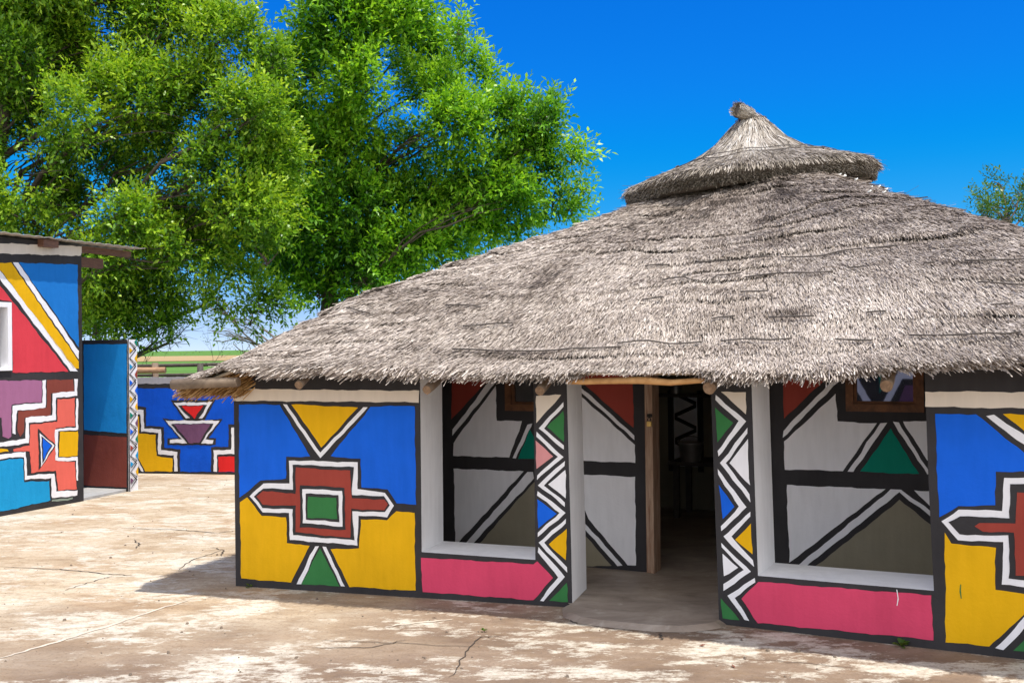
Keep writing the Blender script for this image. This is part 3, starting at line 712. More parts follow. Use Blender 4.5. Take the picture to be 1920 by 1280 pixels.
# ---------------------------------------------------------------- ground
def sheet(name, pts, z, mat, kind='structure'):
    mb = MB()
    mb.face([(x, y, z) for x, y in pts])
    o = mb.build(name, mat)
    o["kind"] = kind
    return o

sheet('field', [(-9000, -60), (9000, -60), (9000, 9000), (-9000, 9000)], -0.03, M_FIELD)
sheet('stubble_field', [(-900, 176), (900, 150), (900, 300), (-900, 345)], 0.03, M_TAN)

yard = MB()
yard.face([(-22, -24, 0), (20, -24, 0), (20, 16, 0), (-22, 14.4, 0)], 0)
def ribbon(mb, path, w, z, m, jit=0.012, sub=9):
    pts = []
    for i in range(len(path) - 1):
        a, b = Vector(path[i]), Vector(path[i + 1])
        for j in range(sub):
            pts.append(a.lerp(b, j / sub))
    pts.append(Vector(path[-1]))
    pts = [p + Vector((random.uniform(-jit, jit), random.uniform(-jit, jit))) for p in pts]
    for i in range(len(pts) - 1):
        t = (pts[i + 1] - pts[i]).normalized(); nn = Vector((-t.y, t.x))
        t2 = (pts[min(i + 2, len(pts) - 1)] - pts[i + 1]); t2 = t2.normalized() if t2.length > 0 else t
        n2 = Vector((-t2.y, t2.x))
        f0 = math.sin(math.pi * min(1, (i + .3) / len(pts))) ** 0.4
        f1 = math.sin(math.pi * min(1, (i + 1.3) / len(pts))) ** 0.4 if i + 2 < len(pts) else 0.15
        w0, w1 = w * f0, w * f1
        mb.face([(*(pts[i] - nn * w0), z), (*(pts[i] + nn * w0), z), (*(pts[i + 1] + n2 * w1), z), (*(pts[i + 1] - n2 * w1), z)], m)
for path, w in CRACKS:
    ribbon(yard, path, w, 0.004, 1)
for path, w in JOINTS:
    ribbon(yard, path, w, 0.003, 2, 0.010, 16)
o = yard.build('courtyard', [M_YARD, M_CRACK, M_JOINT]); o["kind"] = 'structure'

# floor of the thatched house with the worn apron at its doorway
ap = [(0.345, 6.56), (0.335, 6.36), (0.40, 6.24), (0.53, 6.16), (0.668, 6.10), (0.80, 6.045), (0.95, 6.02), (1.07, 6.05), (1.17, 6.10), (1.215, 6.18)]
fl = MB()
inn = [F2.w(0.05, 0, 0.0), F2.w(2.3, 0, 0.12), (5.2, 9.6, 0), (0.6, 11.9, 0), F1.w(0.1, 0, 0.12) + Vector((0, .4, 0)), F1.w(0.15, 0, .12), F1.w(2.35, 0, 0.05)]
top = [Vector((x, y, 0.028)) for x, y in ap] + [Vector((p[0], p[1], 0.028)) for p in inn]
fl.face(top, 0)
for i in range(len(ap) - 1):
    a, b = ap[i], ap[i + 1]
    c = Vector((0.78, 6.6))
    oa = Vector(a) + (Vector(a) - c).normalized() * 0.05; ob_ = Vector(b) + (Vector(b) - c).normalized() * 0.05
    fl.face([(*oa, 0.002), (*ob_, 0.002), (*b, 0.028), (*a, 0.028)], 0, True)
o = fl.build('house_floor', [M_FLOOR]); o["kind"] = 'structure'

# ---------------------------------------------------------------- the thatched house
house = empty('thatched_house', (1.92, 8.8, 0), "painted house with grey thatched roof, low front wall of bright geometric patterns and open doorway", "house")
WT = 0.40
# front wall, left of the doorway: one piece with the opening over its pink sill
def front_piece(outline, pl, table, inner_table, name):
    mb = MB(); slots = ['black', 'reveal', 'white']
    slab(mb, pl, outline, 0.0, WT, 0, 1, 2)
    paint_faces(mb, pl, table, slots)
    if inner_table:
        paint_faces(mb, pl, inner_table, slots, WT, side=1)
    o = mb.build(name, [PAINT[s] for s in slots], house)
    bv = o.modifiers.new('soft_edge', 'BEVEL'); bv.width = 0.014; bv.segments = 3; bv.limit_method = 'ANGLE'; bv.angle_limit = math.radians(60)
    return o
HT = 1.50
A_OUT = [(0.0, -0.02), (2.424, -0.02), (2.4215, 0.35), (2.4036, HT), (2.1860, HT), (2.1850, 0.80), (2.1842, 0.290), (1.80, 0.296), (1.4044, 0.303), (1.4060, 0.80), (1.4074, HT), (-0.0005, HT)]
B_OUT = [(0.0018, -0.02), (2 * UC - PS, -0.02), (2 * UC - PS, HT), (1.1560, HT), (1.168, 0.90), (1.1874, 0.314), (0.70, 0.309), (0.2364, 0.3064), (0.225, 0.80), (0.2118, HT), (-0.0335, HT)]
inner_b = [(1, 'black', [(1.2, 0.35), (2.5, 0.35), (2.5, 0.75), (1.2, 0.75)]),
           (1, 'white', [(1.25, 1.30), (1.85, 1.02), (2.45, 1.30), (2.45, 1.22), (1.85, 0.92), (1.25, 1.20)]),
           (1, 'blue', [(1.45, 1.40), (2.2, 1.40), (1.85, 1.18)]), (1, 'teal', [(1.2, 0.8), (1.75, 0.9), (1.2, 1.1)]),
           (1, 'white', [(1.25, 1.46), (1.38, 1.46), (1.5, 1.30), (1.42, 1.28)])]
front_piece(A_OUT, F1, PAINT_FRONT_A, None, 'front_wall')
front_piece(B_OUT, F2, PAINT_FRONT_B, inner_b, 'front_wall')

# side and back walls, and the walls of the room behind the verandah
cA = F1.w(0, 0); cB = F2.w(2 * UC - PS, 0)
back = Vector((0.396, 0.918, 0)).normalized()
def wall_box(name, p, q, h, t, mat, d=0.0):
    mb = MB()
    p, q = Vector(p), Vector(q)
    e = (q - p).normalized(); n = Vector((-e.y, e.x, 0))
    c = (p + q) / 2 + n * t / 2
    mb.box((c.x, c.y, h / 2), ((q - p).length, t, h), math.atan2(e.y, e.x))
    return mb.build(name, mat, house)
eh = Vector((0.9183, -0.3959, 0))
p0 = F1.w(0.012, 0, WT + 0.004)
wall_box('side_wall', p0 + eh * 0.18, p0 + eh * 0.18 + back * 5.3, 1.5, 0.18, PAINT['white'])
p1 = F2.w(2 * UC - PS - 0.02, 0, WT + 0.004)
wall_box('side_wall', p1, p1 + back * 5.3, 1.5, 0.18, PAINT['white'])
q0 = p0 + back * 5.32; q1 = p1 + back * 5.32
wall_box('back_wall', q0, q1, 1.5, 0.2, PAINT['white'])

D0, D1 = 3.318, 4.196          # doorway in the inner wall
mb = MB(); slots = ['black', 'reveal', 'grey']
IH = 1.95
W2a, W2b, W2lo, W2hi = 4.6946, 5.1738, 1.201, 1.60
W1a, W1b, W1lo, W1hi = 2.195, 2.675, 1.165, 1.60
IT = 0.22
for pts in ([(0.45, 0.02), (1.3, 0.02), (1.3, 1.55), (0.45, 1.55)], [(1.3, 0.02), (W1a, 0.02), (W1a, IH), (1.3, IH)], [(W1a, 0.02), (W1b, 0.02), (W1b, W1lo), (W1a, W1lo)], [(W1a, W1hi), (W1b, W1hi), (W1b, IH), (W1a, IH)],
            [(W1b, 0.02), (D0, 0.02), (D0, IH), (W1b, IH)], [(D0, 1.62), (D1, 1.62), (D1, IH), (D0, IH)],
            [(D1, 0.02), (W2a, 0.02), (W2a, IH), (D1, IH)], [(W2a, 0.02), (W2b, 0.02), (W2b, W2lo), (W2a, W2lo)], [(W2a, W2hi), (W2b, W2hi), (W2b, IH), (W2a, IH)],
            [(W2b, 0.02), (5.6, 0.02), (5.6, IH), (W2b, IH)], [(5.6, 0.02), (6.2, 0.02), (6.2, 1.55), (5.6, 1.55)]):
    slab(mb, IN, pts, 0.0, IT, 0, 0)
paint_faces(mb, IN, PAINT_INNER, slots)
mb.build('inner_wall', [PAINT[s] for s in slots], house)

def window(u0, u1, v0, v1):
    f = MB(); w = 0.048
    for a, b, c, d_ in ((u0, u1, v0, v0 + w), (u0, u1, v1 - w, v1), (u0, u0 + w, v0 + w, v1 - w), (u1 - w, u1, v0 + w, v1 - w)):
        slab(f, IN, [(a, c), (b, c), (b, d_), (a, d_)], -0.012, 0.07)
    i = 0.018
    for a, b, c, d_ in ((u0 + w, u1 - w, v0 + w, v0 + w + i), (u0 + w, u1 - w, v1 - w - i, v1 - w), (u0 + w, u0 + w + i, v0 + w + i, v1 - w - i), (u1 - w - i, u1 - w, v0 + w + i, v1 - w - i)):
        slab(f, IN, [(a, c), (b, c), (b, d_), (a, d_)], 0.012, 0.06)
    fo = f.build('window', M_FRAME, house)
    g = MB()
    slab(g, IN, [(u0 + w + i, v0 + w + i), (u1 - w - i, v0 + w + i), (u1 - w - i, v1 - w - i), (u0 + w + i, v1 - w - i)], 0.030, 0.036)
    g.build('pane', M_GLASS, fo)
window(W1a, W1b, W1lo, W1hi)
window(W2a, W2b, W2lo, W2hi)

# door frame: two jambs and a head, hasp on the near jamb
f = MB()
slab(f, IN, [(D0, 0.03), (D0 + 0.056, 0.03), (D0 + 0.056, 1.62), (D0, 1.62)], -0.03, 0.12)
slab(f, IN, [(D1 - 0.05, 0.03), (D1, 0.03), (D1, 1.62), (D1 - 0.05, 1.62)], -0.03, 0.12)
slab(f, IN, [(D0 + 0.056, 1.56), (D1 - 0.05, 1.56), (D1 - 0.05, 1.62), (D0 + 0.056, 1.62)], -0.03, 0.12)
dfo = f.build('door_frame', M_JAMB, house)
bv = dfo.modifiers.new('worn_edge', 'BEVEL'); bv.width = 0.006; bv.segments = 2
h = MB()
slab(h, IN, [(D0 + 0.018, 1.138), (D0 + 0.055, 1.138), (D0 + 0.055, 1.162), (D0 + 0.018, 1.162)], -0.040, -0.0305)
h.tube([IN.w(D0 + 0.042, 1.150, -0.04), IN.w(D0 + 0.042, 1.155, -0.062), IN.w(D0 + 0.042, 1.138, -0.062)], 0.004, 6)
h.build('hasp', M_IRON, dfo)
pk = empty('padlock', IN.w(D0 + 0.04, 1.09, -0.055), "small brass padlock hanging open on the wooden door jamb", "padlock")
g = MB()
c = IN.w(D0 + 0.04, 1.092, -0.055)
g.box((c.x, c.y, c.z), (0.036, 0.016, 0.040), math.atan2(IN.e.y, IN.e.x))
b_ = g.build('lock_body', M_BRASS, pk)
b_.modifiers.new('round', 'BEVEL').width = 0.004
g = MB()
pth = [IN.w(D0 + 0.04 + 0.012 * math.cos(a), 1.114 + 0.024 * math.sin(a), -0.055) for a in np.linspace(0, math.pi, 9)]
g.tube(pth, 0.0035, 6)
g.build('shackle', M_IRON, pk)

# ---------------------------------------------------------------- thatch
CEN = np.array([2.0, 8.85])
def outline():
    nF1, nF2 = np.array(F1.n[:2]), np.array(F2.n[:2])
    e1, e2 = np.array(F1.e[:2]), np.array(F2.e[:2])
    bk = np.array(back[:2]); ehh = np.array(eh[:2])
    T = np.array([-2.34, 6.985])
    m1 = np.array(F1.w(2.40, 0, -0.40)[:2]); m2 = np.array(F2.w(0.10, 0, -0.40)[:2])
    RF = np.array(F2.w(2.62, 0, -0.36)[:2]) + ehh * 0.22
    RB = RF + bk * 6.7; LB = T + bk * 6.75
    base = [T, m1, m2, RF, RB, LB]
    pts = []
    for i in range(6):
        a, b = base[i], base[(i + 1) % 6]
        k = max(2, int(np.linalg.norm(b - a) / 0.05))
        for j in range(k):
            pts.append(a + (b - a) * j / k)
    pts = np.array(pts)
    for _ in range(26):
        pts = 0.25 * np.roll(pts, 1, 0) + 0.5 * pts + 0.25 * np.roll(pts, -1, 0)
    return pts
OUT = outline()
seg = np.linalg.norm(np.roll(OUT, -1, 0) - OUT, axis=1)
CUM = np.concatenate([[0], np.cumsum(seg)]); PER = CUM[-1]
OUTC = np.concatenate([OUT, OUT[:1]])
PS_S = np.array([-0.2, 0, .09, .15, .24, .35, .47, .58, .68, .75, .85, 1.0])
PS_H = np.array([1.20, 1.445, 1.61, 1.765, 1.98, 2.17, 2.38, 2.535, 2.70, 2.81, 2.95, 3.12])
RMEAN = 3.7
def vnoise(x, y, seed=0):
    xi, yi = np.floor(x).astype(np.int64), np.floor(y).astype(np.int64)
    xf, yf = x - xi, y - yi
    def hsh(a, b):
        h = (a * 374761393 + b * 668265263 + seed * 974634777) & 0xFFFFFFFF
        h = ((h ^ (h >> 13)) * 1274126177) & 0xFFFFFFFF
        return ((h ^ (h >> 16)) & 0xFFFF) / 65535.0
    u, v = xf * xf * (3 - 2 * xf), yf * yf * (3 - 2 * yf)
    return (hsh(xi, yi) * (1 - u) + hsh(xi + 1, yi) * u) * (1 - v) + (hsh(xi, yi + 1) * (1 - u) + hsh(xi + 1, yi + 1) * u) * v

def surf(t, s):
    """t: metres along the eave, s: 0 eave .. 1 centre"""
    t = np.mod(t, PER)
    ex = np.interp(t, CUM, OUTC[:, 0]); ey = np.interp(t, CUM, OUTC[:, 1])
    dx, dy = ex - CEN[0], ey - CEN[1]
    R = np.hypot(dx, dy)
    w = np.clip((s - .25) / .75, 0, 1) * 0.75
    RR = R * (1 - w) + RMEAN * w
    k = RR / R * (1 - s)
    x, y = CEN[0] + dx * k, CEN[1] + dy * k
    z = np.interp(s, PS_S, PS_H)
    tr = np.clip((dx + 3.0) / 4.5, 0, 1); tr = tr * tr * (3 - 2 * tr)
    z = z + 0.15 * tr * np.clip(s / .35, 0, 1)
    er = (np.clip((dx + 4.25) / .35, 0, 1) * 0.115 - np.clip((dx + 3.7) / 1.2, 0, 1) * .03 + np.clip((dx + .6) / 1.4, 0, 1) * 0.075) * np.clip((-dy) / 2, 0, 1)
    z = z + er * np.clip(1 - s / .3, 0, 1)
    # courses of bundles and a lumpy hand-laid surface
    wav = s * 17.0 + 1.1 * (vnoise(t * 0.55, s * 9, 3) - .5) + .25 * (vnoise(t * 2.0, s * 17, 5) - .5)
    saw = wav - np.floor(wav)
    amp = 0.034 * np.clip(vnoise(t * 1.1, s * 15, 9) * 1.9 - .6, 0.06, 1) * np.clip(s / .05, 0, 1)
    z = z + amp * (1 - saw) - amp * .5
    z = z + 0.05 * (vnoise(t * 1.3, s * 6, 1) - .5) + 0.022 * (vnoise(t * 4.5, s * 22, 2) - .5)
    return np.stack([x, y, z], -1)

def frames(t, s, fn=surf):
    p = fn(t, s)
    ds = fn(t, s - 0.012) - fn(t, s + 0.012)
    dt = fn(t + 0.02, s) - fn(t - 0.02, s)
    dn = ds / np.linalg.norm(ds, axis=-1, keepdims=True)
    sd = dt / np.linalg.norm(dt, axis=-1, keepdims=True)
    nn = np.cross(sd, -dn); nn /= np.linalg.norm(nn, axis=-1, keepdims=True)
    nn *= np.sign(nn[..., 2:3])
    return p, dn, sd, nn

def straws(p, dn, sd, nn, L, wd, yaw, lift, root, roll):
    """flat stalks: root sunk below the surface, tip lifted off it"""
    d = dn * np.cos(yaw)[:, None] + sd * np.sin(yaw)[:, None] + nn * lift[:, None]
    d /= np.linalg.norm(d, axis=1, keepdims=True)
    side = np.cross(d, nn); side /= np.linalg.norm(side, axis=1, keepdims=True)
    up_ = np.cross(side, d)
    side = side * np.cos(roll)[:, None] + up_ * np.sin(roll)[:, None]
    a = p + nn * root[:, None]
    b = a + d * L[:, None]
    h = side * (wd / 2)[:, None]
    V = np.stack([a - h, a + h, b + h * .75, b - h * .75], 1)
    return V

def thatch():
    tF = CUM[np.argmin(np.hypot(OUT[:, 0] - .8, OUT[:, 1] - 5.9))]
    sets, tints = [], []
    # visible slopes get fine stalks, the far ones coarser
    def batch(n, t0, t1, smin, smax, Lr, wr, lift=(.0, .15), root=(-.02, .004)):
        t = RNG.uniform(t0, t1, n)
        u = RNG.uniform(0, 1, n)
        s = 1 - np.sqrt((1 - smin) ** 2 - u * ((1 - smin) ** 2 - (1 - smax) ** 2))
        p, dn, sd, nn = frames(t, s)
        cl = vnoise(t * 9, s * 60, 21)
        yaw = RNG.normal(0, .15, n) + (vnoise(t * 1.6, s * 12, 8) - .5) * .35
        V = straws(p, dn, sd, nn, RNG.uniform(*Lr, n), RNG.uniform(*wr, n), yaw, RNG.uniform(*lift, n) + (cl - .5) * .06, RNG.uniform(*root, n), RNG.normal(0, .55, n))
        wx = np.clip((p[:, 0] - 1.2) / 2.2, 0, 1) * np.clip((s - .12) / .3, 0, 1)          # more weathered towards the top and the right
        ti = .64 + RNG.normal(0, .15, n) + (cl - .5) * .34 + (vnoise(t * 1.1, s * 8, 31) - .5) * .28 - .16 * np.clip((s - .3) / .35, 0, 1) - .17 * wx
        rowd = vnoise(t * 1.7 + 40, s * 46, 77)
        ti = np.clip(ti - .42 * np.clip(rowd - .68, 0, 1) / .3 * RNG.uniform(0, 1.4, n), .02, 1)
        old = vnoise(t * 2.2, s * 14, 41)
        ti = np.where(old > .80, ti - (old - .80) * 2.2, ti)
        sets.append(V); tints.append(np.clip(ti, 0, 1))
    i0 = CUM[0]
    iRF = CUM[np.argmin(np.hypot(OUT[:, 0] - 3.6, OUT[:, 1] - 4.6))]
    batch(430000, -0.6, iRF + .8, 0.0, 0.80, (.016, .055), (.0034, .0068))
    batch(26000, -2.6, -0.4, 0.0, 0.80, (.07, .2), (.005, .010))
    batch(26000, iRF + .6, iRF + 3.0, 0.0, 0.80, (.07, .2), (.005, .010))
    batch(22000, iRF + 3.0, PER - 2.6, 0.0, 0.80, (.15, .35), (.010, .022))
    # ragged fringe at the eave
    n = 17000
    t = np.concatenate([RNG.uniform(-1.5, iRF + 1.5, n), RNG.uniform(iRF + 1.5, PER - 1.5, 5000)])
    n = len(t)
    s = np.abs(RNG.normal(0, .012, n)) - .004
    p, dn, sd, nn = frames(t, s)
    p = p - nn * (RNG.uniform(0, 1, n) ** 1.4 * .06 * (1 - .8 * np.exp(-((np.mod(t - .15 + PER / 2, PER) - PER / 2) / .42) ** 4)))[:, None]
    at_door = np.exp(-((np.mod(t - tF + PER / 2, PER) - PER / 2 + .12) / .38) ** 4)
    rag = .5 + .8 * vnoise(t * 5.5, t * 0, 51)
    at_tip = np.exp(-((np.mod(t - .15 + PER / 2, PER) - PER / 2) / .42) ** 4)
    L = RNG.uniform(.02, .10, n) * rag * (1 - .65 * at_door) * (1 - .75 * at_tip)
    p = p - dn * (.03 + .10 * at_door)[:, None]
    dn2 = dn + np.array([0, 0, -.10]); dn2 /= np.linalg.norm(dn2, axis=1, keepdims=True)
    V = straws(p, dn2, sd, nn, L + .03, RNG.uniform(.0045, .009, n), RNG.normal(0, .22, n) + (vnoise(t * 2.4, t * 0, 53) - .5) * .6, RNG.uniform(-.12, .14, n), np.zeros(n), RNG.normal(0, .9, n))
    sets.append(V); tints.append(np.clip(.72 + RNG.normal(0, .2, n), .05, 1))
    # loose stalks standing off the roof
    n = 1500
    t = RNG.uniform(-1.5, iRF + 1.5, n); s = RNG.uniform(.02, .78, n)
    p, dn, sd, nn = frames(t, s)
    V = straws(p, dn, sd, nn, RNG.uniform(.05, .15, n), RNG.uniform(.003, .005, n), RNG.normal(0, .4, n), RNG.uniform(.08, .40, n), np.zeros(n), RNG.normal(0, .8, n))
    sets.append(V); tints.append(np.clip(.5 + RNG.normal(0, .25, n), 0, 1))
    core = MB()
    nt_, ns_ = 220, 26
    tg = np.linspace(0, PER, nt_, endpoint=False); sg = np.linspace(.016, .97, ns_)
    Tm, Sm = np.meshgrid(tg, sg)
    top = surf(Tm.ravel(), Sm.ravel()).reshape(ns_, nt_, 3); top[..., 2] -= .045
    low = top.copy(); low[..., 2] -= np.linspace(.012, .17, ns_)[:, None]
    core.v = [tuple(q) for q in top.reshape(-1, 3)] + [tuple(q) for q in low.reshape(-1, 3)]
    K = ns_ * nt_
    for i in range(ns_ - 1):
        for j in range(nt_):
            j2 = (j + 1) % nt_
            a, b, c, d = i * nt_ + j, i * nt_ + j2, (i + 1) * nt_ + j2, (i + 1) * nt_ + j
            core.f.append((a, b, c, d)); core.m.append(1); core.f.append((K + d, K + c, K + b, K + a)); core.m.append(2)
            if i == 0:
                core.f.append((a, K + a, K + b, b)); core.m.append(2)
    V = np.concatenate(sets); ti = np.concatenate(tints)
    return quads_object('thatch_roof', V, [M_STRAW, M_THATCH_CORE, M_THATCH_UNDER], house, ti, core), tF, iRF
roof, T_DOOR, T_RF = thatch()

# stick-and-twine bindings showing on the thatch
def binding(t0, t1, s0, s1, r=0.0048):
    k = max(6, int(abs(t1 - t0) / 0.06))
    tt = np.linspace(t0, t1, k); ss = np.linspace(s0, s1, k) + (vnoise(tt * 3, tt * 0, 61) - .5) * .012
    pp, _, _, nn = frames(tt, ss)
    pp = pp + nn * (.012 + .012 * (vnoise(tt * 6, tt * 0, 63))[:, None])
    mb = MB(); mb.tube(pp, r, 5, wob=.3)
    mb.build('binding_stick', M_WIRE, roof)
for t0, t1, s0, s1 in BINDINGS:
    binding(t0, t1, s0, s1)

# ---- cap
CAPC = np.array([2.06, 8.85])
CP_R = np.array([0.0, .05, .16, .30, .50, .80, 1.0, 1.06])
CP_Z = np.array([3.685, 3.645, 3.545, 3.40, 3.270, 3.175, 3.11, 3.06])
def capsurf(t, s):
    """t: angle*2, s: 1 - r/1.06"""
    a = t / 2
    r = 1.035 * (1 - s)
    lop = 1 + .05 * np.sin(2 * a + .6) + .03 * np.sin(5 * a)
    x = CAPC[0] + r * lop * np.cos(a); y = CAPC[1] + r * lop * np.sin(a)
    z = np.interp(r, CP_R, CP_Z) - .03 + .10 * (r / 1.06) * np.cos(a) + .03 * (r / 1.06) * np.sin(a) + .02 * (vnoise(a * 5, s * 7, 71) - .5) * (r / 1.06)
    return np.stack([x, y, z], -1)
def cap():
    sets, tints = [], []
    n = 30000
    t = RNG.uniform(0, 4 * math.pi, n); s = 1 - np.sqrt(RNG.uniform(0.002, 1, n))
    p, dn, sd, nn = frames(t, s, capsurf)
    V = straws(p, dn, sd, nn, RNG.uniform(.08, .22, n) * np.clip(.35 + s, .4, 1) * np.clip(1.3 - s, .3, 1), RNG.uniform(.0035, .007, n), RNG.normal(0, .10, n), RNG.uniform(.0, .06, n), RNG.uniform(-.012, .004, n), RNG.normal(0, .4, n))
    sets.append(V)
    ta = t / 2
    face = np.exp(-((np.mod(ta + math.pi / 2 + .25 + math.pi, 2 * math.pi) - math.pi) / .75) ** 2)      # paler tint on the front side
    lump = vnoise(ta * 7, s * 2, 73)
    tints.append(np.clip(.42 + RNG.normal(0, .16, n) + (lump - .5) * .45 + .34 * face * np.clip((s - .25) * 3, 0, 1), 0, 1))
    # thick cut rim
    n = 26000
    t = RNG.uniform(0, 4 * math.pi, n); s = RNG.uniform(-.02, .02, n)
    p, dn, sd, nn = frames(t, np.maximum(s, 0.0), capsurf)
    dep = RNG.uniform(0, .10, n)
    out = np.stack([np.cos(t / 2), np.sin(t / 2), np.zeros(n)], -1)
    p = p - np.array([0, 0, 1.0]) * dep[:, None] - out * (.03 + dep * .22)[:, None]
    V = straws(p, out * .75 + np.array([0, 0, -.55]), sd, nn, RNG.uniform(.02, .055, n), RNG.uniform(.005, .009, n), RNG.normal(0, .30, n), RNG.uniform(-.3, .3, n), np.zeros(n), RNG.normal(0, 1, n))
    sets.append(V); tints.append(np.clip(.42 - dep * 1.4 + RNG.normal(0, .13, n), 0, 1))
    n = 200
    t = RNG.uniform(0, 4 * math.pi, n); s = RNG.uniform(0, .12, n)
    p, dn, sd, nn = frames(t, s, capsurf)
    sets.append(straws(p, dn, sd, nn, RNG.uniform(.06, .16, n), RNG.uniform(.0025, .004, n), RNG.normal(0, .3, n), RNG.uniform(.0, .35, n), np.zeros(n), RNG.normal(0, 1, n)))
    tints.append(RNG.uniform(.1, .5, n))
    core = MB()
    na = 72
    rows = []
    for s in np.linspace(0, 1, 16):
        q = capsurf(np.linspace(0, 4 * math.pi, na, endpoint=False), np.full(na, s)); q[:, 2] -= .014
        rows.append(q)
    und = rows[0].copy(); ctr = np.array([CAPC[0], CAPC[1], 0])
    und = ctr + (und - ctr) * np.array([.93, .93, 1]); und[:, 2] -= .10
    und2 = ctr + (und - ctr) * np.array([.5, .5, 1]); und2[:, 2] += .02
    rows = [und2, und] + rows
    for q in rows:
        core.v += [tuple(x) for x in q]
    for i in range(len(rows) - 1):
        for j in range(na):
            j2 = (j + 1) % na
            core.f.append((i * na + j, i * na + j2, (i + 1) * na + j2, (i + 1) * na + j)); core.m.append(1)
    return quads_object('roof_cap', np.concatenate(sets), [M_STRAW_CAP, M_THATCH_CORE], house, np.concatenate(tints), core)
cap_ob = cap()

# the bundle of stalk ends bent over at the very top, tied with twine
def knot():
    core = MB()
    c = Vector((1.985, 8.77, 3.60)); ax = Vector((-0.80, -0.50, 0.22)).normalized()
    core.tube([c + ax * d_ for d_ in (-.10, -.04, .02, .07)], [.040, .052, .060, .058], 12, m=1)
    sd0 = ax.orthogonal().normalized(); sd1 = ax.cross(sd0)
    n = 1500
    a = RNG.uniform(0, 2 * math.pi, n); rr = np.sqrt(RNG.uniform(0, 1, n))
    A3, S0, S1, C3 = np.array(ax), np.array(sd0), np.array(sd1), np.array(c)
    rad = S0 * np.cos(a)[:, None] + S1 * np.sin(a)[:, None]
    p = C3 + A3 * RNG.uniform(-.08, .05, n)[:, None] + rad * (.044 + .018 * rr)[:, None]
    d = A3 + rad * RNG.normal(.05, .12, n)[:, None]
    side = np.cross(d, rad); side /= np.linalg.norm(side, axis=1, keepdims=True)
    L = RNG.uniform(.04, .07, n)[:, None]; h = side * .0028
    V = np.stack([p - h, p + h, p + d * L + h, p + d * L - h], 1)
    return quads_object('cap_knot', V, [M_STRAW_CAP, M_THATCH_CORE], cap_ob, np.clip(RNG.normal(.62, .16, n), 0, 1), core)
knot()
def ring(r, zoff, wave=0.0, name='binding_wire', rad=.0035):
    mb = MB()
    a = np.linspace(0, 2 * math.pi, 90)
    s = 1 - (r * (1 + wave * np.sin(a * 11) + wave * .6 * np.sin(a * 5 + 1))) / 1.06
    p = capsurf(a * 2, s); p[:, 2] += zoff
    mb.tube(p, rad, 5, caps=False)
    mb.build(name, M_WIRE, cap_ob)
ring(.13, .016); ring(.55, .016, .05); ring(.72, .018, .06)

# pale ties on the slope to the right of the cap
for i, (t, s) in enumerate(TIES):
    pp, dn, sd, nn = frames(np.array([t]), np.array([s]))
    mb = MB(); p = Vector(pp[0] + nn[0] * .02); q = p + Vector(sd[0]) * .018 + Vector(nn[0]) * .012
    mb.tube([p - Vector(dn[0]) * .012, p, q], .0055, 5)
    mb.build('tie', M_TIE, roof)

# rafters: round log ends under the eave
for (x, y, z, r, dx) in RAFTERS:
    p = Vector((x, y, z)); dirn = (Vector((dx, 1.0, 0.36))).normalized()
    mb = MB(); r *= .86
    mb.tube([p + dirn * d_ for d_ in (0, .05, .3, .8, 1.6)], [r * .93, r, r * .98, r, r * .95], 12, m=0, capm=1, wob=.06)
    mb.build('rafter', [M_LOG, M_LOGEND], house)
# eave pole over the doorway, corner pole at the left tip
mb = MB()
pth = [np.array(F1.w(u, 1.446 + .008 * math.sin(u * 9), -0.375)) for u in (2.50, 2.60, 2.72)] + [np.array(F2.w(u, 1.446 + .008 * math.sin(u * 11), -0.375)) for u in (-.34, -.15, .05)]
mb.tube(pth, [.016, .02, .018, .021, .018, .015], 9, wob=.12)
mb.build('eave_pole', M_POLE, house)
mb = MB()
pth = [(-2.275, 6.965, 1.425), (-2.05, 6.90, 1.435), (-1.8, 6.83, 1.44)]
mb.tube(pth, [.036, .036, .033], 10, wob=.08)
mb.build('corner_pole', M_LOG, house)
n = 1500
tt = RNG.uniform(0, 1, n)
p = np.stack([-2.17 + .42 * tt, 7.20 + .10 * tt, np.full(n, 1.45)], -1) + RNG.normal(0, .02, (n, 3))
d = np.stack([RNG.normal(-.75, .12, n), RNG.normal(-.25, .2, n), RNG.normal(-.50, .1, n)], -1)
d /= np.linalg.norm(d, axis=1, keepdims=True)
sd_ = np.cross(d, RNG.normal(0, 1, (n, 3))); sd_ /= np.linalg.norm(sd_, axis=1, keepdims=True)
L = RNG.uniform(.10, .20, n)[:, None]; hh = sd_ * .0035
quads_object('eave_tuft', np.stack([p - hh, p + hh, p + d * L + hh, p + d * L - hh], 1), [M_STRAW_ORANGE], house, RNG.uniform(0, 1, n))

# ---------------------------------------------------------------- things inside the dark room
def put(px): return px
t = empty('table', (2.05, 9.75, 0.028), "dark low table standing in the shadowed room behind the doorway", "table")
ang = math.atan2(IN.e.y, IN.e.x)
mb = MB(); mb.box((2.05, 9.75, .54), (1.1, .5, .035), ang); mb.build('tabletop', M_FENCE, t)
for sx, sy in ((-.48, -.2), (.48, -.2), (.48, .2), (-.48, .2)):
    mb = MB(); x = 2.05 + sx * math.cos(ang) - sy * math.sin(ang); y = 9.75 + sx * math.sin(ang) + sy * math.cos(ang)
    mb.box((x, y, .275), (.05, .05, .49), ang); mb.build('leg', M_FENCE, t)
def vessel(name, label, cat, c, prof, mat, handle=False):
    e_ = empty(name, c, label, cat)
    mb = MB(); mb.lathe(prof, c, 24); mb.build('body', mat, e_)
    if handle:
        mb = MB(); r0, z0 = prof[-3][0], prof[-3][1]
        mb.tube([(c[0] + r0 * math.cos(a), c[1], c[2] + z0 + .5 * r0 * math.sin(a)) for a in np.linspace(0, math.pi, 12)], .004, 6)
        mb.build('handle', M_IRON, e_)
    return e_
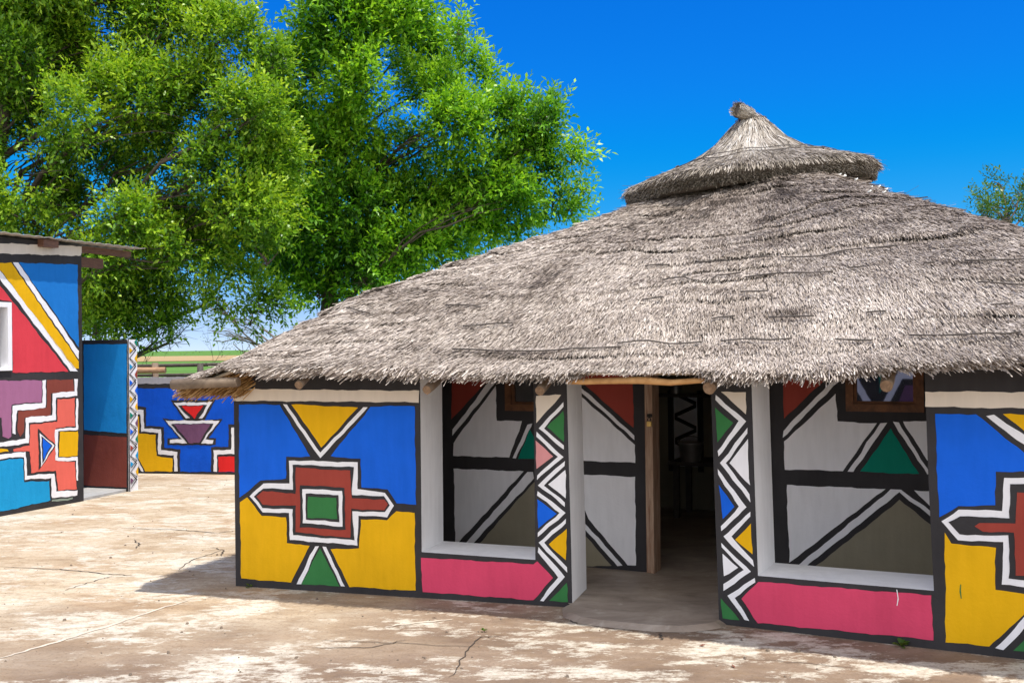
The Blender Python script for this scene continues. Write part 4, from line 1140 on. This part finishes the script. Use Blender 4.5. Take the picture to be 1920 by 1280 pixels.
vessel('metal_bucket', "dull tin bucket on the dark table inside the doorway", "bucket", (1.66, 9.74, .5585), [(0, 0), (.085, 0), (.09, .01), (.115, .17), (.121, .18), (.112, .18), (.085, .02), (0, .015)], M_TIN, True)
vessel('cooking_pot', "small rounded pot beside the bucket inside the dark room", "pot", (1.98, 9.66, .5585), [(0, 0), (.05, 0), (.085, .04), (.085, .09), (.06, .115), (.065, .12), (.055, .118), (.04, .05), (0, .02)], M_TIN)
sh = empty('wall_shelf', (1.62, 10.4, 1.1), "dark plank shelf on the back wall inside the doorway", "shelf")
mb = MB(); mb.box((1.72, 10.22, 1.155), (.9, .25, .03), ang); mb.build('plank', M_FENCE, sh)
for k in (-.36, .36):
    mb = MB(); mb.box((1.72 + k * math.cos(ang), 10.24 + k * math.sin(ang), 1.085), (.03, .2, .11), ang); mb.build('bracket', M_FENCE, sh)
vessel('tin_can', "small tin on the shelf inside the dark doorway", "tin", (1.60, 10.2, 1.1705), [(0, 0), (.055, 0), (.058, .01), (.058, .115), (.062, .12), (.054, .12), (.05, .01), (0, .01)], M_TIN)
RW = Plane((-0.9, 11.55), (0.89838, -0.43921))
mb = MB(); slots = ['olive', 'black', 'white']
slab(mb, RW, [(1.0, .03), (5.3, .03), (5.3, 2.0), (1.0, 2.0)], 0, .15)
cols = [(2.72, 'l'), ]
mb.face([RW.w(2.78, .45, -.003), RW.w(3.02, .45, -.003), RW.w(3.02, 1.15, -.003), RW.w(2.78, 1.15, -.003)], 2)
for i in range(6):
    z0 = .45 + i * .12
    a, b = (2.79, 3.01) if i % 2 == 0 else (3.01, 2.79)
    mb.face(([RW.w(a, z0, -.006), RW.w(b, z0 + .1, -.006), RW.w(b, z0 + .14, -.006), RW.w(a, z0 + .04, -.006)])[::1 if i % 2 == 0 else -1], 1)
for a, b in ((2.72, 2.78), (3.02, 3.08)):
    mb.face([RW.w(a, .4, -.003), RW.w(b, .4, -.003), RW.w(b, 1.2, -.003), RW.w(a, 1.2, -.003)], 1)
mb.build('room_wall', [PAINT[s] for s in slots], house)
for u in (0.9, 5.9):
    mb = MB()
    a = IN.w(u, 0, IT + .004); c = a + Vector(IN.n) * 1.0
    mb.box((c.x, c.y, .8), (.15, 2.0, 1.55), ang); mb.build('room_wall', PAINT['olive'], house)

# ---------------------------------------------------------------- the painted hut at the left
hut = empty('painted_hut', HU.w(-1.5, 0, 1.8), "tall flat-roofed hut with coral, blue and yellow painted wall at left edge", "hut")
UC1 = 1.105
mb = MB(); slots = ['black', 'white']
u0, u1, v0, v1 = -0.56, 0.150, 1.470, 2.165
for pts in ([(-4.2, -.02), (u0, -.02), (u0, 2.83), (-4.2, 2.83)], [(u0, -.02), (u1, -.02), (u1, v0), (u0, v0)], [(u0, v1), (u1, v1), (u1, 2.83), (u0, 2.83)], [(u1, -.02), (UC1, -.02), (UC1, 2.83), (u1, 2.83)]):
    slab(mb, HU, pts, 0, .25, 0, 1)
paint_faces(mb, HU, PAINT_HUT, slots, k=1.6)
um = min(u for _, _, pts in PAINT_HUT for u, v in pts) - .004          # the design repeats, mirrored, along the rest of the wall
paint_faces(mb, HU, [(c_, col, [(2 * um - u, v) for u, v in pts if 2 * um - u > -4.19] ) for c_, col, pts in PAINT_HUT if all(2 * um - u > -4.19 for u, v in pts)], slots, k=1.6)
mb.build('front_wall', [PAINT[s] for s in slots], hut)
mb = MB()
c = HU.w(-1.55, 0, 3.4); mb.box((c.x, c.y, 1.4), (5.3, .2, 2.8), math.atan2(HU.e.y, HU.e.x))
mb.build('back_wall', PAINT['white'], hut)
for u in (-4.08, UC1 - .12):
    mb = MB(); c = HU.w(u, 0, 1.777); mb.box((c.x, c.y, 1.405), (3.04, .22, 2.81), math.atan2(HU.n.y, HU.n.x)); mb.build('end_wall', PAINT['skyblue2'], hut)
f = MB()
w = .05
for a, b, c_, d_ in ((u0, u1, v0, v0 + .03), (u0, u1, v1 - w, v1), (u0, u0 + w, v0 + .03, v1 - w), (u1 - w, u1, v0 + .03, v1 - w)):
    slab(f, HU, [(a, c_), (b, c_), (b, d_), (a, d_)], -.02, .09)
slab(f, HU, [(-.02, v0 + .03), (.015, v0 + .03), (.015, v1 - w), (-.02, v1 - w)], .0, .05)
wf = f.build('window', PAINT['white'], hut)
g = MB(); slab(g, HU, [(u0 + w, v0 + .03), (u1 - w, v0 + .03), (u1 - w, v1 - w), (u0 + w, v1 - w)], .095, .1); g.build('pane', M_GLASS, wf)
# corrugated sheet roof
def hut_roof():
    mb = MB()
    a, b = -4.4, UC1 + .86
    k = 150
    top, low = [], []
    for i in range(k + 1):
        u = a + (b - a) * i / k
        wv = .006 * math.sin(i * 1.9)
        z = 2.862 + .0 * u
        row = [(u, z + wv - .015 * (d_ + .13), d_) for d_ in (-.13, .5, 1.5, 3.7)]
        top.append([HU.w(u, z_, d_) for u, z_, d_ in row]); low.append([HU.w(u, z_ - .006, d_) for u, z_, d_ in row])
    for i in range(k):
        for j in range(3):
            mb.face([top[i][j], top[i + 1][j], top[i + 1][j + 1], top[i][j + 1]]); mb.face([low[i][j + 1], low[i + 1][j + 1], low[i + 1][j], low[i][j]])
        mb.face([low[i][0], low[i + 1][0], top[i + 1][0], top[i][0]])
    for i in (0, k):
        for j in range(3):
            mb.face([low[i][j], top[i][j], top[i][j + 1], low[i][j + 1]])
    return mb.build('roof_sheet', plain('weathered_sheet', (0.46, 0.42, 0.36), 0.6, 0.2), hut)
hut_roof()
for (ua, ub, v, d_, hgt) in ((UC1 + .003, UC1 + .47, 2.665, .14, .11), (UC1 + .003, UC1 + .82, 2.798, .05, .07), (UC1 + .003, UC1 + .82, 2.79, 1.2, .07)):
    mb = MB()
    slab(mb, HU, [(ua, v - hgt / 2), (ub, v - hgt / 2), (ub, v + hgt / 2), (ua, v + hgt / 2)], d_, d_ + .07)
    mb.build('roof_beam', M_BEAM, hut)
mb = MB(); slab(mb, HU, [(.50, 2.765), (.70, 2.765), (.70, 2.845), (.50, 2.845)], -.09, -.004); mb.build('rafter_end', M_BEAM, hut)
mb = MB(); mb.face([HU.w(UC1 + .004, .03, 0.02), SW.w(.63, .03, -.02), SW.w(.63, .03, -.004), SW.w(-.9, .03, -.004), HU.w(UC1 + .004, .03, 1.2)][::1], 0)
a_, b_2 = HU.w(UC1 + .004, .03, 0.02), SW.w(.63, .03, -.02)
mb.face([a_ - Vector((0, 0, .03)), b_2 - Vector((0, 0, .03)), b_2, a_])
mb.build('doorstep', M_SLAB, hut)

# low screen wall with a zigzag end
mb = MB(); slots = ['black', 'white']
SH = 1.79
slab(mb, SW, [(-.75, -.02), (.6505, -.02), (.655, SH), (-.75, SH)], 0, .17, 0, 1)
paint_faces(mb, SW, PAINT_SCREEN, slots)
EN = Plane(SW.w(.6505, 0)[:2], (SW.n.x, SW.n.y))
rows = 9
zz = []
pit = (SH - .06) / rows
wE = .17
for i in range(rows):
    z0 = .03 + i * pit
    for off in (0.0, .055):
        zz.append((1, 'black', [(.035 + off * .25, z0 + off), (.150 - off * .0, z0 + pit / 2 + off * .6), (.035 + off * .25, z0 + pit - off * .0), (.022 + off * .25, z0 + pit), (.130, z0 + pit / 2 + off * .6), (.022 + off * .25, z0 + off)]))
    zz.append((1, ['yellow', 'cyan', 'teal', 'plum', 'yellow', 'blue', 'brown', 'yellow', 'teal'][i % 9], [(.165, z0 + pit * .72), (.165, z0 + pit * 1.28), (.118, z0 + pit)]))
    zz.append((1, ['plum', 'cyan', 'brown', 'blue', 'teal', 'yellow', 'blue', 'cyan', 'yellow'][i % 9], [(.030, z0 + pit * .30), (.085, z0 + pit * .5), (.030, z0 + pit * .70)]))
zz.append((2, 'black', [(.0, 0), (.016, 0), (.016, SH), (.0, SH)]))
paint_faces(mb, EN, zz, slots, -0.006, k=.5)
o = mb.build('screen_wall', [PAINT[s] for s in slots])
tag(o, "narrow blue over red-brown screen wall with zigzag painted end", "wall")

# blue boundary wall
mb = MB(); slots = ['black', 'grey']
slab(mb, BW, [(-7, -.02), (12, -.02), (12, 1.292), (-7, 1.292)], 0, .2, 0, 1)
paint_faces(mb, BW, PAINT_BOUNDARY, slots, k=1.6)
o = mb.build('boundary_wall', [PAINT[s] for s in slots])
tag(o, "low royal blue yard wall painted with stepped and triangular figures", "wall")

# the painted yard wall opposite, which the right window pane mirrors
OP = Plane((-0.6, -4.3), (-0.86, 0.51))
OP.n = Vector((-0.51, -0.86, 0))
mb = MB(); slots = ['black', 'grey']
slab(mb, OP, [(0, -.02), (4.6, -.02), (4.6, 2.0), (0, 2.0)], 0, .2, 0, 1)
opp = []
for k in range(4):
    a = .15 + k * 1.12
    opp += [(1, 'white', [(a, .5), (a + .12, .5), (a + .42, 1.05), (a + .72, 1.05), (a + 1.0, .5), (a + 1.1, .5), (a + .78, 1.18), (a + .36, 1.18)]), (1, 'plum', [(a + .25, .5), (a + .85, .5), (a + .68, .94), (a + .46, .94)]),
            (1, 'teal', [(a + .9, 1.1), (a + 1.08, .8), (a + 1.08, 1.3)]), (1, 'white', [(a, 1.42), (a + .5, 1.42), (a + .3, 1.85), (a + .1, 1.85)]), (1, 'grey', [(a + .62, 1.5), (a + 1.0, 1.5), (a + 1.0, 1.8), (a + .7, 1.8)])]
paint_faces(mb, OP, opp, slots)
o = mb.build('yard_wall', [PAINT[s] for s in slots])
tag(o, "dark painted wall with white outlines mirrored in the right window pane", "wall")

# ---------------------------------------------------------------- timber fence in the field
fence = empty('timber_fence', (-5, 15.6, 0), "dark timber post and rail fence beyond the blue wall", "fence")
for y, z, r in ((15.6, 1.437, .026), (15.6, 1.295, .022), (15.6, .8, .022)):
    mb = MB(); mb.tube([(x, y + .03 * x * .05, z + .012 * math.sin(x * 1.3) - .0045 * (x + 5)) for x in np.linspace(-11, 8, 24)], r, 8, wob=.1)
    mb.build('rail', M_FENCE, fence)
for x, top_ in ((-9.6, 1.47), (-7.4, 1.47), (-4.66, 1.462), (-1.6, 1.46), (1.4, 1.46), (4.4, 1.46)):
    mb = MB(); mb.tube([(x, 15.53, -.05), (x, 15.53, .7), (x, 15.53, top_)], [.05, .048, .045], 10, m=0, wob=.05)
    mb.build('post', M_FENCE, fence)
g = empty('log_gate', (-5.9, 15.3, 0), "pale brown log end and short post in front of the dark fence", "gate")
mb = MB(); mb.tube([(-8.5, 15.32, 1.375), (-6.5, 15.31, 1.372), (-5.10, 15.30, 1.368)], [.05, .05, .045], 12, capm=1, wob=.05); mb.build('log', [M_RAIL, M_LOGEND], g)
mb = MB(); mb.tube([(-5.29, 15.41, -.05), (-5.29, 15.41, 1.478)], [.052, .047], 12, wob=.04); mb.build('post', M_POST, g)

# ---------------------------------------------------------------- trees
def leaves_for(clumps, n_per, leaf, wdt, seed, droop=.15, tilt=.6, spray=9, twig=.42):
    """clumps: (x, y, z, r). Returns leaf quads and tints: sprays of leaves on short twigs that fill each clump's shell"""
    rg = np.random.default_rng(seed)
    Vs, Ts = [], []
    ctr = np.array([[c[0], c[1], c[2]] for c in clumps]).mean(0)
    for ci, (cx, cy, cz, r) in enumerate(clumps):
        nt_ = max(3, int(n_per * r * r / spray))
        d = rg.normal(0, 1, (nt_, 3)); d[:, 2] += .35; d /= np.linalg.norm(d, axis=1, keepdims=True)
        rr = r * (rg.uniform(0.12, 1, nt_) ** .5) * rg.uniform(.75, 1.12, nt_)
        # gaps: drop twigs where a coarse noise is low
        base = np.array([cx, cy, cz]) + d * rr[:, None] * np.array([1, 1, .85])
        g = vnoise(base[:, 0] * 1.5 + base[:, 1] * .7, base[:, 2] * 1.5 + base[:, 1] * .6, seed % 97)
        keep = g > .30
        base, d = base[keep], d[keep]; nt2 = len(base)
        out = base - ctr; out /= np.linalg.norm(out, axis=1, keepdims=True) + 1e-6
        td = d * .7 + out * .35 + np.array([0, 0, .42]) + rg.normal(0, .32, (nt2, 3)); td /= np.linalg.norm(td, axis=1, keepdims=True)
        tw = vnoise(base[:, 0] * 1.3, base[:, 2] * 1.3 + base[:, 1], 5 + seed % 31)
        k = spray
        pos = np.linspace(0.05, 1, k)[None, :, None]
        P = base[:, None, :] + td[:, None, :] * pos * twig * rg.uniform(.6, 1.15, (nt2, 1, 1))
        a = np.cross(td, rg.normal(0, 1, (nt2, 3))); a /= np.linalg.norm(a, axis=1, keepdims=True)
        b = np.cross(td, a)
        ph = (np.arange(k) * 2.4)[None, :] + rg.uniform(0, 6.28, (nt2, 1))
        rad = a[:, None, :] * np.cos(ph)[..., None] + b[:, None, :] * np.sin(ph)[..., None]
        fwd = np.linspace(.35, 1.2, k)[None, :, None]
        ld = rad * .9 + td[:, None, :] * fwd + rg.normal(0, .18, (nt2, k, 3)); ld[..., 2] -= droop
        ld /= np.linalg.norm(ld, axis=-1, keepdims=True)
        upv = np.array([0, 0, 1.0]) + rg.normal(0, tilt, (nt2, k, 3))
        sd = np.cross(ld, upv); sd /= np.linalg.norm(sd, axis=-1, keepdims=True) + 1e-6
        nn = np.cross(sd, ld)
        L = leaf * rg.uniform(.45, 1.35, (nt2, k, 1)); W = wdt * rg.uniform(.6, 1.25, (nt2, k, 1))
        q0 = P; q2 = P + ld * L - nn * L * .06
        mid = P + ld * L * .45 + nn * W * .18
        V = np.stack([q0, mid + sd * W / 2, q2, mid - sd * W / 2], 2).reshape(-1, 4, 3)
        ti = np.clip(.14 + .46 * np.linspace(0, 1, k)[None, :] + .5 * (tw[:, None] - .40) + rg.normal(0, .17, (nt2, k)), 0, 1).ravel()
        Vs.append(V); Ts.append(ti)
    return np.concatenate(Vs), np.concatenate(Ts)

def limb(mb, a, b, r0, r1, bend=.25, seg_=7, n=7):
    a, b = Vector(a), Vector(b)
    d = b - a
    s1 = Vector((random.gauss(0, 1), random.gauss(0, 1), random.gauss(0, .5))) * d.length * bend * .35
    pts, rad = [], []
    for i in range(seg_ + 1):
        t = i / seg_
        p = a + d * t + s1 * math.sin(math.pi * t) + Vector((0, 0, d.length * .10 * math.sin(math.pi * t)))
        p += Vector((random.gauss(0, 1), random.gauss(0, 1), random.gauss(0, 1))) * d.length * .012
        pts.append(p); rad.append(r0 + (r1 - r0) * t ** .8)
    mb.tube(pts, rad, n, wob=.06)
    return pts

def tree(name, label, base, trunk_path, trunk_r, clumps, leafmat, bark, n_per, leaf, wdt, seed, min_r=.42, **kw):
    random.seed(seed)
    e_ = empty(name, base, label, "tree")
    mb = MB()
    tp = [Vector(base)] + [Vector(p) for p in trunk_path]
    fine = []
    for i in range(len(tp) - 1):
        for j in range(4):
            fine.append(tp[i].lerp(tp[i + 1], j / 4) + Vector((random.gauss(0, .03), random.gauss(0, .03), 0)))
    fine.append(tp[-1])
    rad = [trunk_r * (1.25 if i == 0 else 1) * (1 - .72 * i / len(fine)) for i in range(len(fine))]
    mb.tube(fine, rad, 10, wob=.08)
    mb.build('trunk', bark, e_)
    lm = MB()
    for (x, y, z, r) in clumps:
        c = Vector((x, y, z))
        cand = [(abs(p.z - (c.z - .75 * math.hypot(p.x - c.x, p.y - c.y))), i) for i, p in enumerate(fine) if i > 1]
        i = min(cand)[1]
        r0 = min(rad[i] * .55, .012 + .010 * (c - fine[i]).length)
        pts = limb(lm, fine[i], c, r0, .010, .38, 9) if r > min_r else [c - Vector((0, 0, r * .6 * (1 - q_ / 9))) for q_ in range(10)]
        for k in range(int(4 + 4 * r)):
            d = Vector((random.gauss(0, 1), random.gauss(0, 1), random.gauss(.2, .8))).normalized()
            limb(lm, pts[random.randint(3, 7)], c + d * r * random.uniform(.6, 1.0), .016, .004, .3, 5, 5)
    lm.build('branches', bark, e_)
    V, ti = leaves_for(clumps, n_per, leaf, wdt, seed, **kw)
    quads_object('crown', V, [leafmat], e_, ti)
    return e_

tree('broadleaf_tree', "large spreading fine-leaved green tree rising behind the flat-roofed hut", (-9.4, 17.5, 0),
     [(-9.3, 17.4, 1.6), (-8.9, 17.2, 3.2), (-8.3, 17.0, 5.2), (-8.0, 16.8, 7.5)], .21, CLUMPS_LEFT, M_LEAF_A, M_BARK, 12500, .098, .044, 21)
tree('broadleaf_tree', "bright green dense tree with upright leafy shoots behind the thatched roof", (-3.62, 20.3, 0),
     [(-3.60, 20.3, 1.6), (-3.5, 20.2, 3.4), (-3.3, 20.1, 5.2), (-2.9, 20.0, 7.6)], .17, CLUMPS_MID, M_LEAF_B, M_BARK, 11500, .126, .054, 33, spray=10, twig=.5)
tree('broadleaf_tree', "small thin tree with sparse foliage showing past the right roof slope", (12.6, 26.5, 0),
     [(12.6, 26.5, 1.6), (12.6, 26.4, 3.0), (12.7, 26.4, 4.2), (12.6, 26.4, 5.0)], .12, CLUMPS_RIGHT, M_LEAF_D, M_BARK, 2800, .12, .045, 45, min_r=0, twig=.35)
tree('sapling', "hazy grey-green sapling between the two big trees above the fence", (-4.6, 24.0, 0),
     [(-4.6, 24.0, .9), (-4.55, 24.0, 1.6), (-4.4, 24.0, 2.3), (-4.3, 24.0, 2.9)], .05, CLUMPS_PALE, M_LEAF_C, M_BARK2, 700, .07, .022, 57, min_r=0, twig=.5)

def bare_tree():
    random.seed(5)
    e_ = empty('bare_tree', (-7.6, 18.6, 0), "leafless grey tree with fine drooping twigs above the timber fence", "tree")
    mb = MB()
    mb.tube([(-7.6, 18.6, -.05), (-7.45, 18.6, .7), (-7.2, 18.6, 1.25)], [.09, .075, .065], 9, wob=.06)
    mb.build('trunk', M_BARK2, e_)
    br = MB()
    def grow(p, d, L, r, lev):
        pts = [p]; dd = d.copy()
        k = 6
        for i in range(k):
            dd = (dd + Vector((random.gauss(0, .13), random.gauss(0, .13), random.gauss(.03, .11)))).normalized()
            pts.append(pts[-1] + dd * L / k)
        br.tube(pts, [r * (1 - .65 * i / k) for i in range(k + 1)], 5)
        if lev == 0:
            return
        for q in range(5 if lev > 1 else 4):
            i = random.randint(2, k)
            nd = (dd + Vector((random.gauss(0, .55), random.gauss(0, .5), random.gauss(-.05, .5)))).normalized()
            grow(pts[i], nd, L * random.uniform(.5, .75), r * .42, lev - 1)
    grow(Vector((-7.2, 18.6, 1.25)), Vector((.75, 0, .62)).normalized(), 1.15, .055, 3)
    grow(Vector((-7.3, 18.6, 1.05)), Vector((.95, .1, .22)).normalized(), 1.5, .03, 3)
    grow(Vector((-7.25, 18.6, 1.2)), Vector((.1, .1, 1)).normalized(), 1.3, .045, 3)
    grow(Vector((-7.3, 18.6, 1.1)), Vector((-.3, .2, .9)).normalized(), 1.4, .045, 3)
    br.build('branches', M_BARK2, e_)
bare_tree()

# ---------------------------------------------------------------- weeds and litter
def weed(c, label, n, L, seed):
    rg = random.Random(seed)
    e_ = empty('weed', c, label, "weed")
    Vs, Ts = [], []
    for i in range(n):
        a = rg.uniform(0, 6.28); el = rg.uniform(.15, .9); l = L * rg.uniform(.6, 1.1)
        d = Vector((math.cos(a) * math.cos(el), math.sin(a) * math.cos(el), math.sin(el)))
        s_ = d.cross(Vector((0, 0, 1))).normalized() * l * .22
        p = Vector(c); m_ = p + d * l * .6 + Vector((0, 0, .004))
        Vs.append([p, m_ + s_, p + d * l - Vector((0, 0, l * .15)), m_ - s_]); Ts.append(rg.uniform(.2, .9))
    quads_object('leaf_rosette', np.array([[list(q) for q in v] for v in Vs]), [M_LEAF_D], e_, np.array(Ts))
weed(tuple(F2.w(1.02, .004, -.035)), "green weed rosette at the foot of the pink panel", 16, .06, 1)
weed((-.18, 6.04, .006), "tiny weed growing in the crack of the courtyard", 9, .03, 2)
weed(tuple(F1.w(.13, .004, -.02)), "thin grass sprig at the foot of the yellow panel", 5, .07, 3)
gq, gt_ = [], []
rgg = random.Random(77)
for i in range(1150):
    y = 4.2 + 9.5 * rgg.random() ** 1.6; x = rgg.uniform(-.55, .55) * y
    r = rgg.choice((.003, .003, .004, .004, .005, .005, .007, .011)) * rgg.uniform(.7, 1.3); a = rgg.uniform(0, 3.1)
    c_, s_ = math.cos(a) * r, math.sin(a) * r
    if (x > -2.2 and y > 7.2 - .42 * (x + 1.9)):
        continue
    b4 = [(x + c_, y + s_, .001), (x - s_ * .7, y + c_ * .7, .001), (x - c_, y - s_, .001), (x + s_ * .7, y - c_ * .7, .001)]
    t4 = [(px_ * .6 + x * .4, py_ * .6 + y * .4, r * .9) for px_, py_, _ in b4]
    gq.append(t4); gt_.append(0)
    for k in range(4):
        gq.append([b4[k], b4[(k + 1) % 4], t4[(k + 1) % 4], t4[k]])
o = quads_object('grit', np.array(gq), [plain('grit_stone', (0.20, 0.155, 0.115), .9)])
o["kind"] = 'stuff'
for i, (x, y, lab) in enumerate(LITTER):
    mb = MB(); a = i * 1.7; l = .018
    p = Vector((x, y, .006))
    d = Vector((math.cos(a), math.sin(a), .25)) * l; s_ = Vector((-math.sin(a), math.cos(a), .1)) * l * .5
    mb.face([p - d, p + s_ + Vector((0, 0, .004)), p + d, p - s_])
    o = mb.build('dry_leaf', plain('dry_leaf_brown', (0.16, 0.055, 0.03), .8) if i == 0 else bpy.data.materials['dry_leaf_brown'])
    tag(o, lab, "leaf")
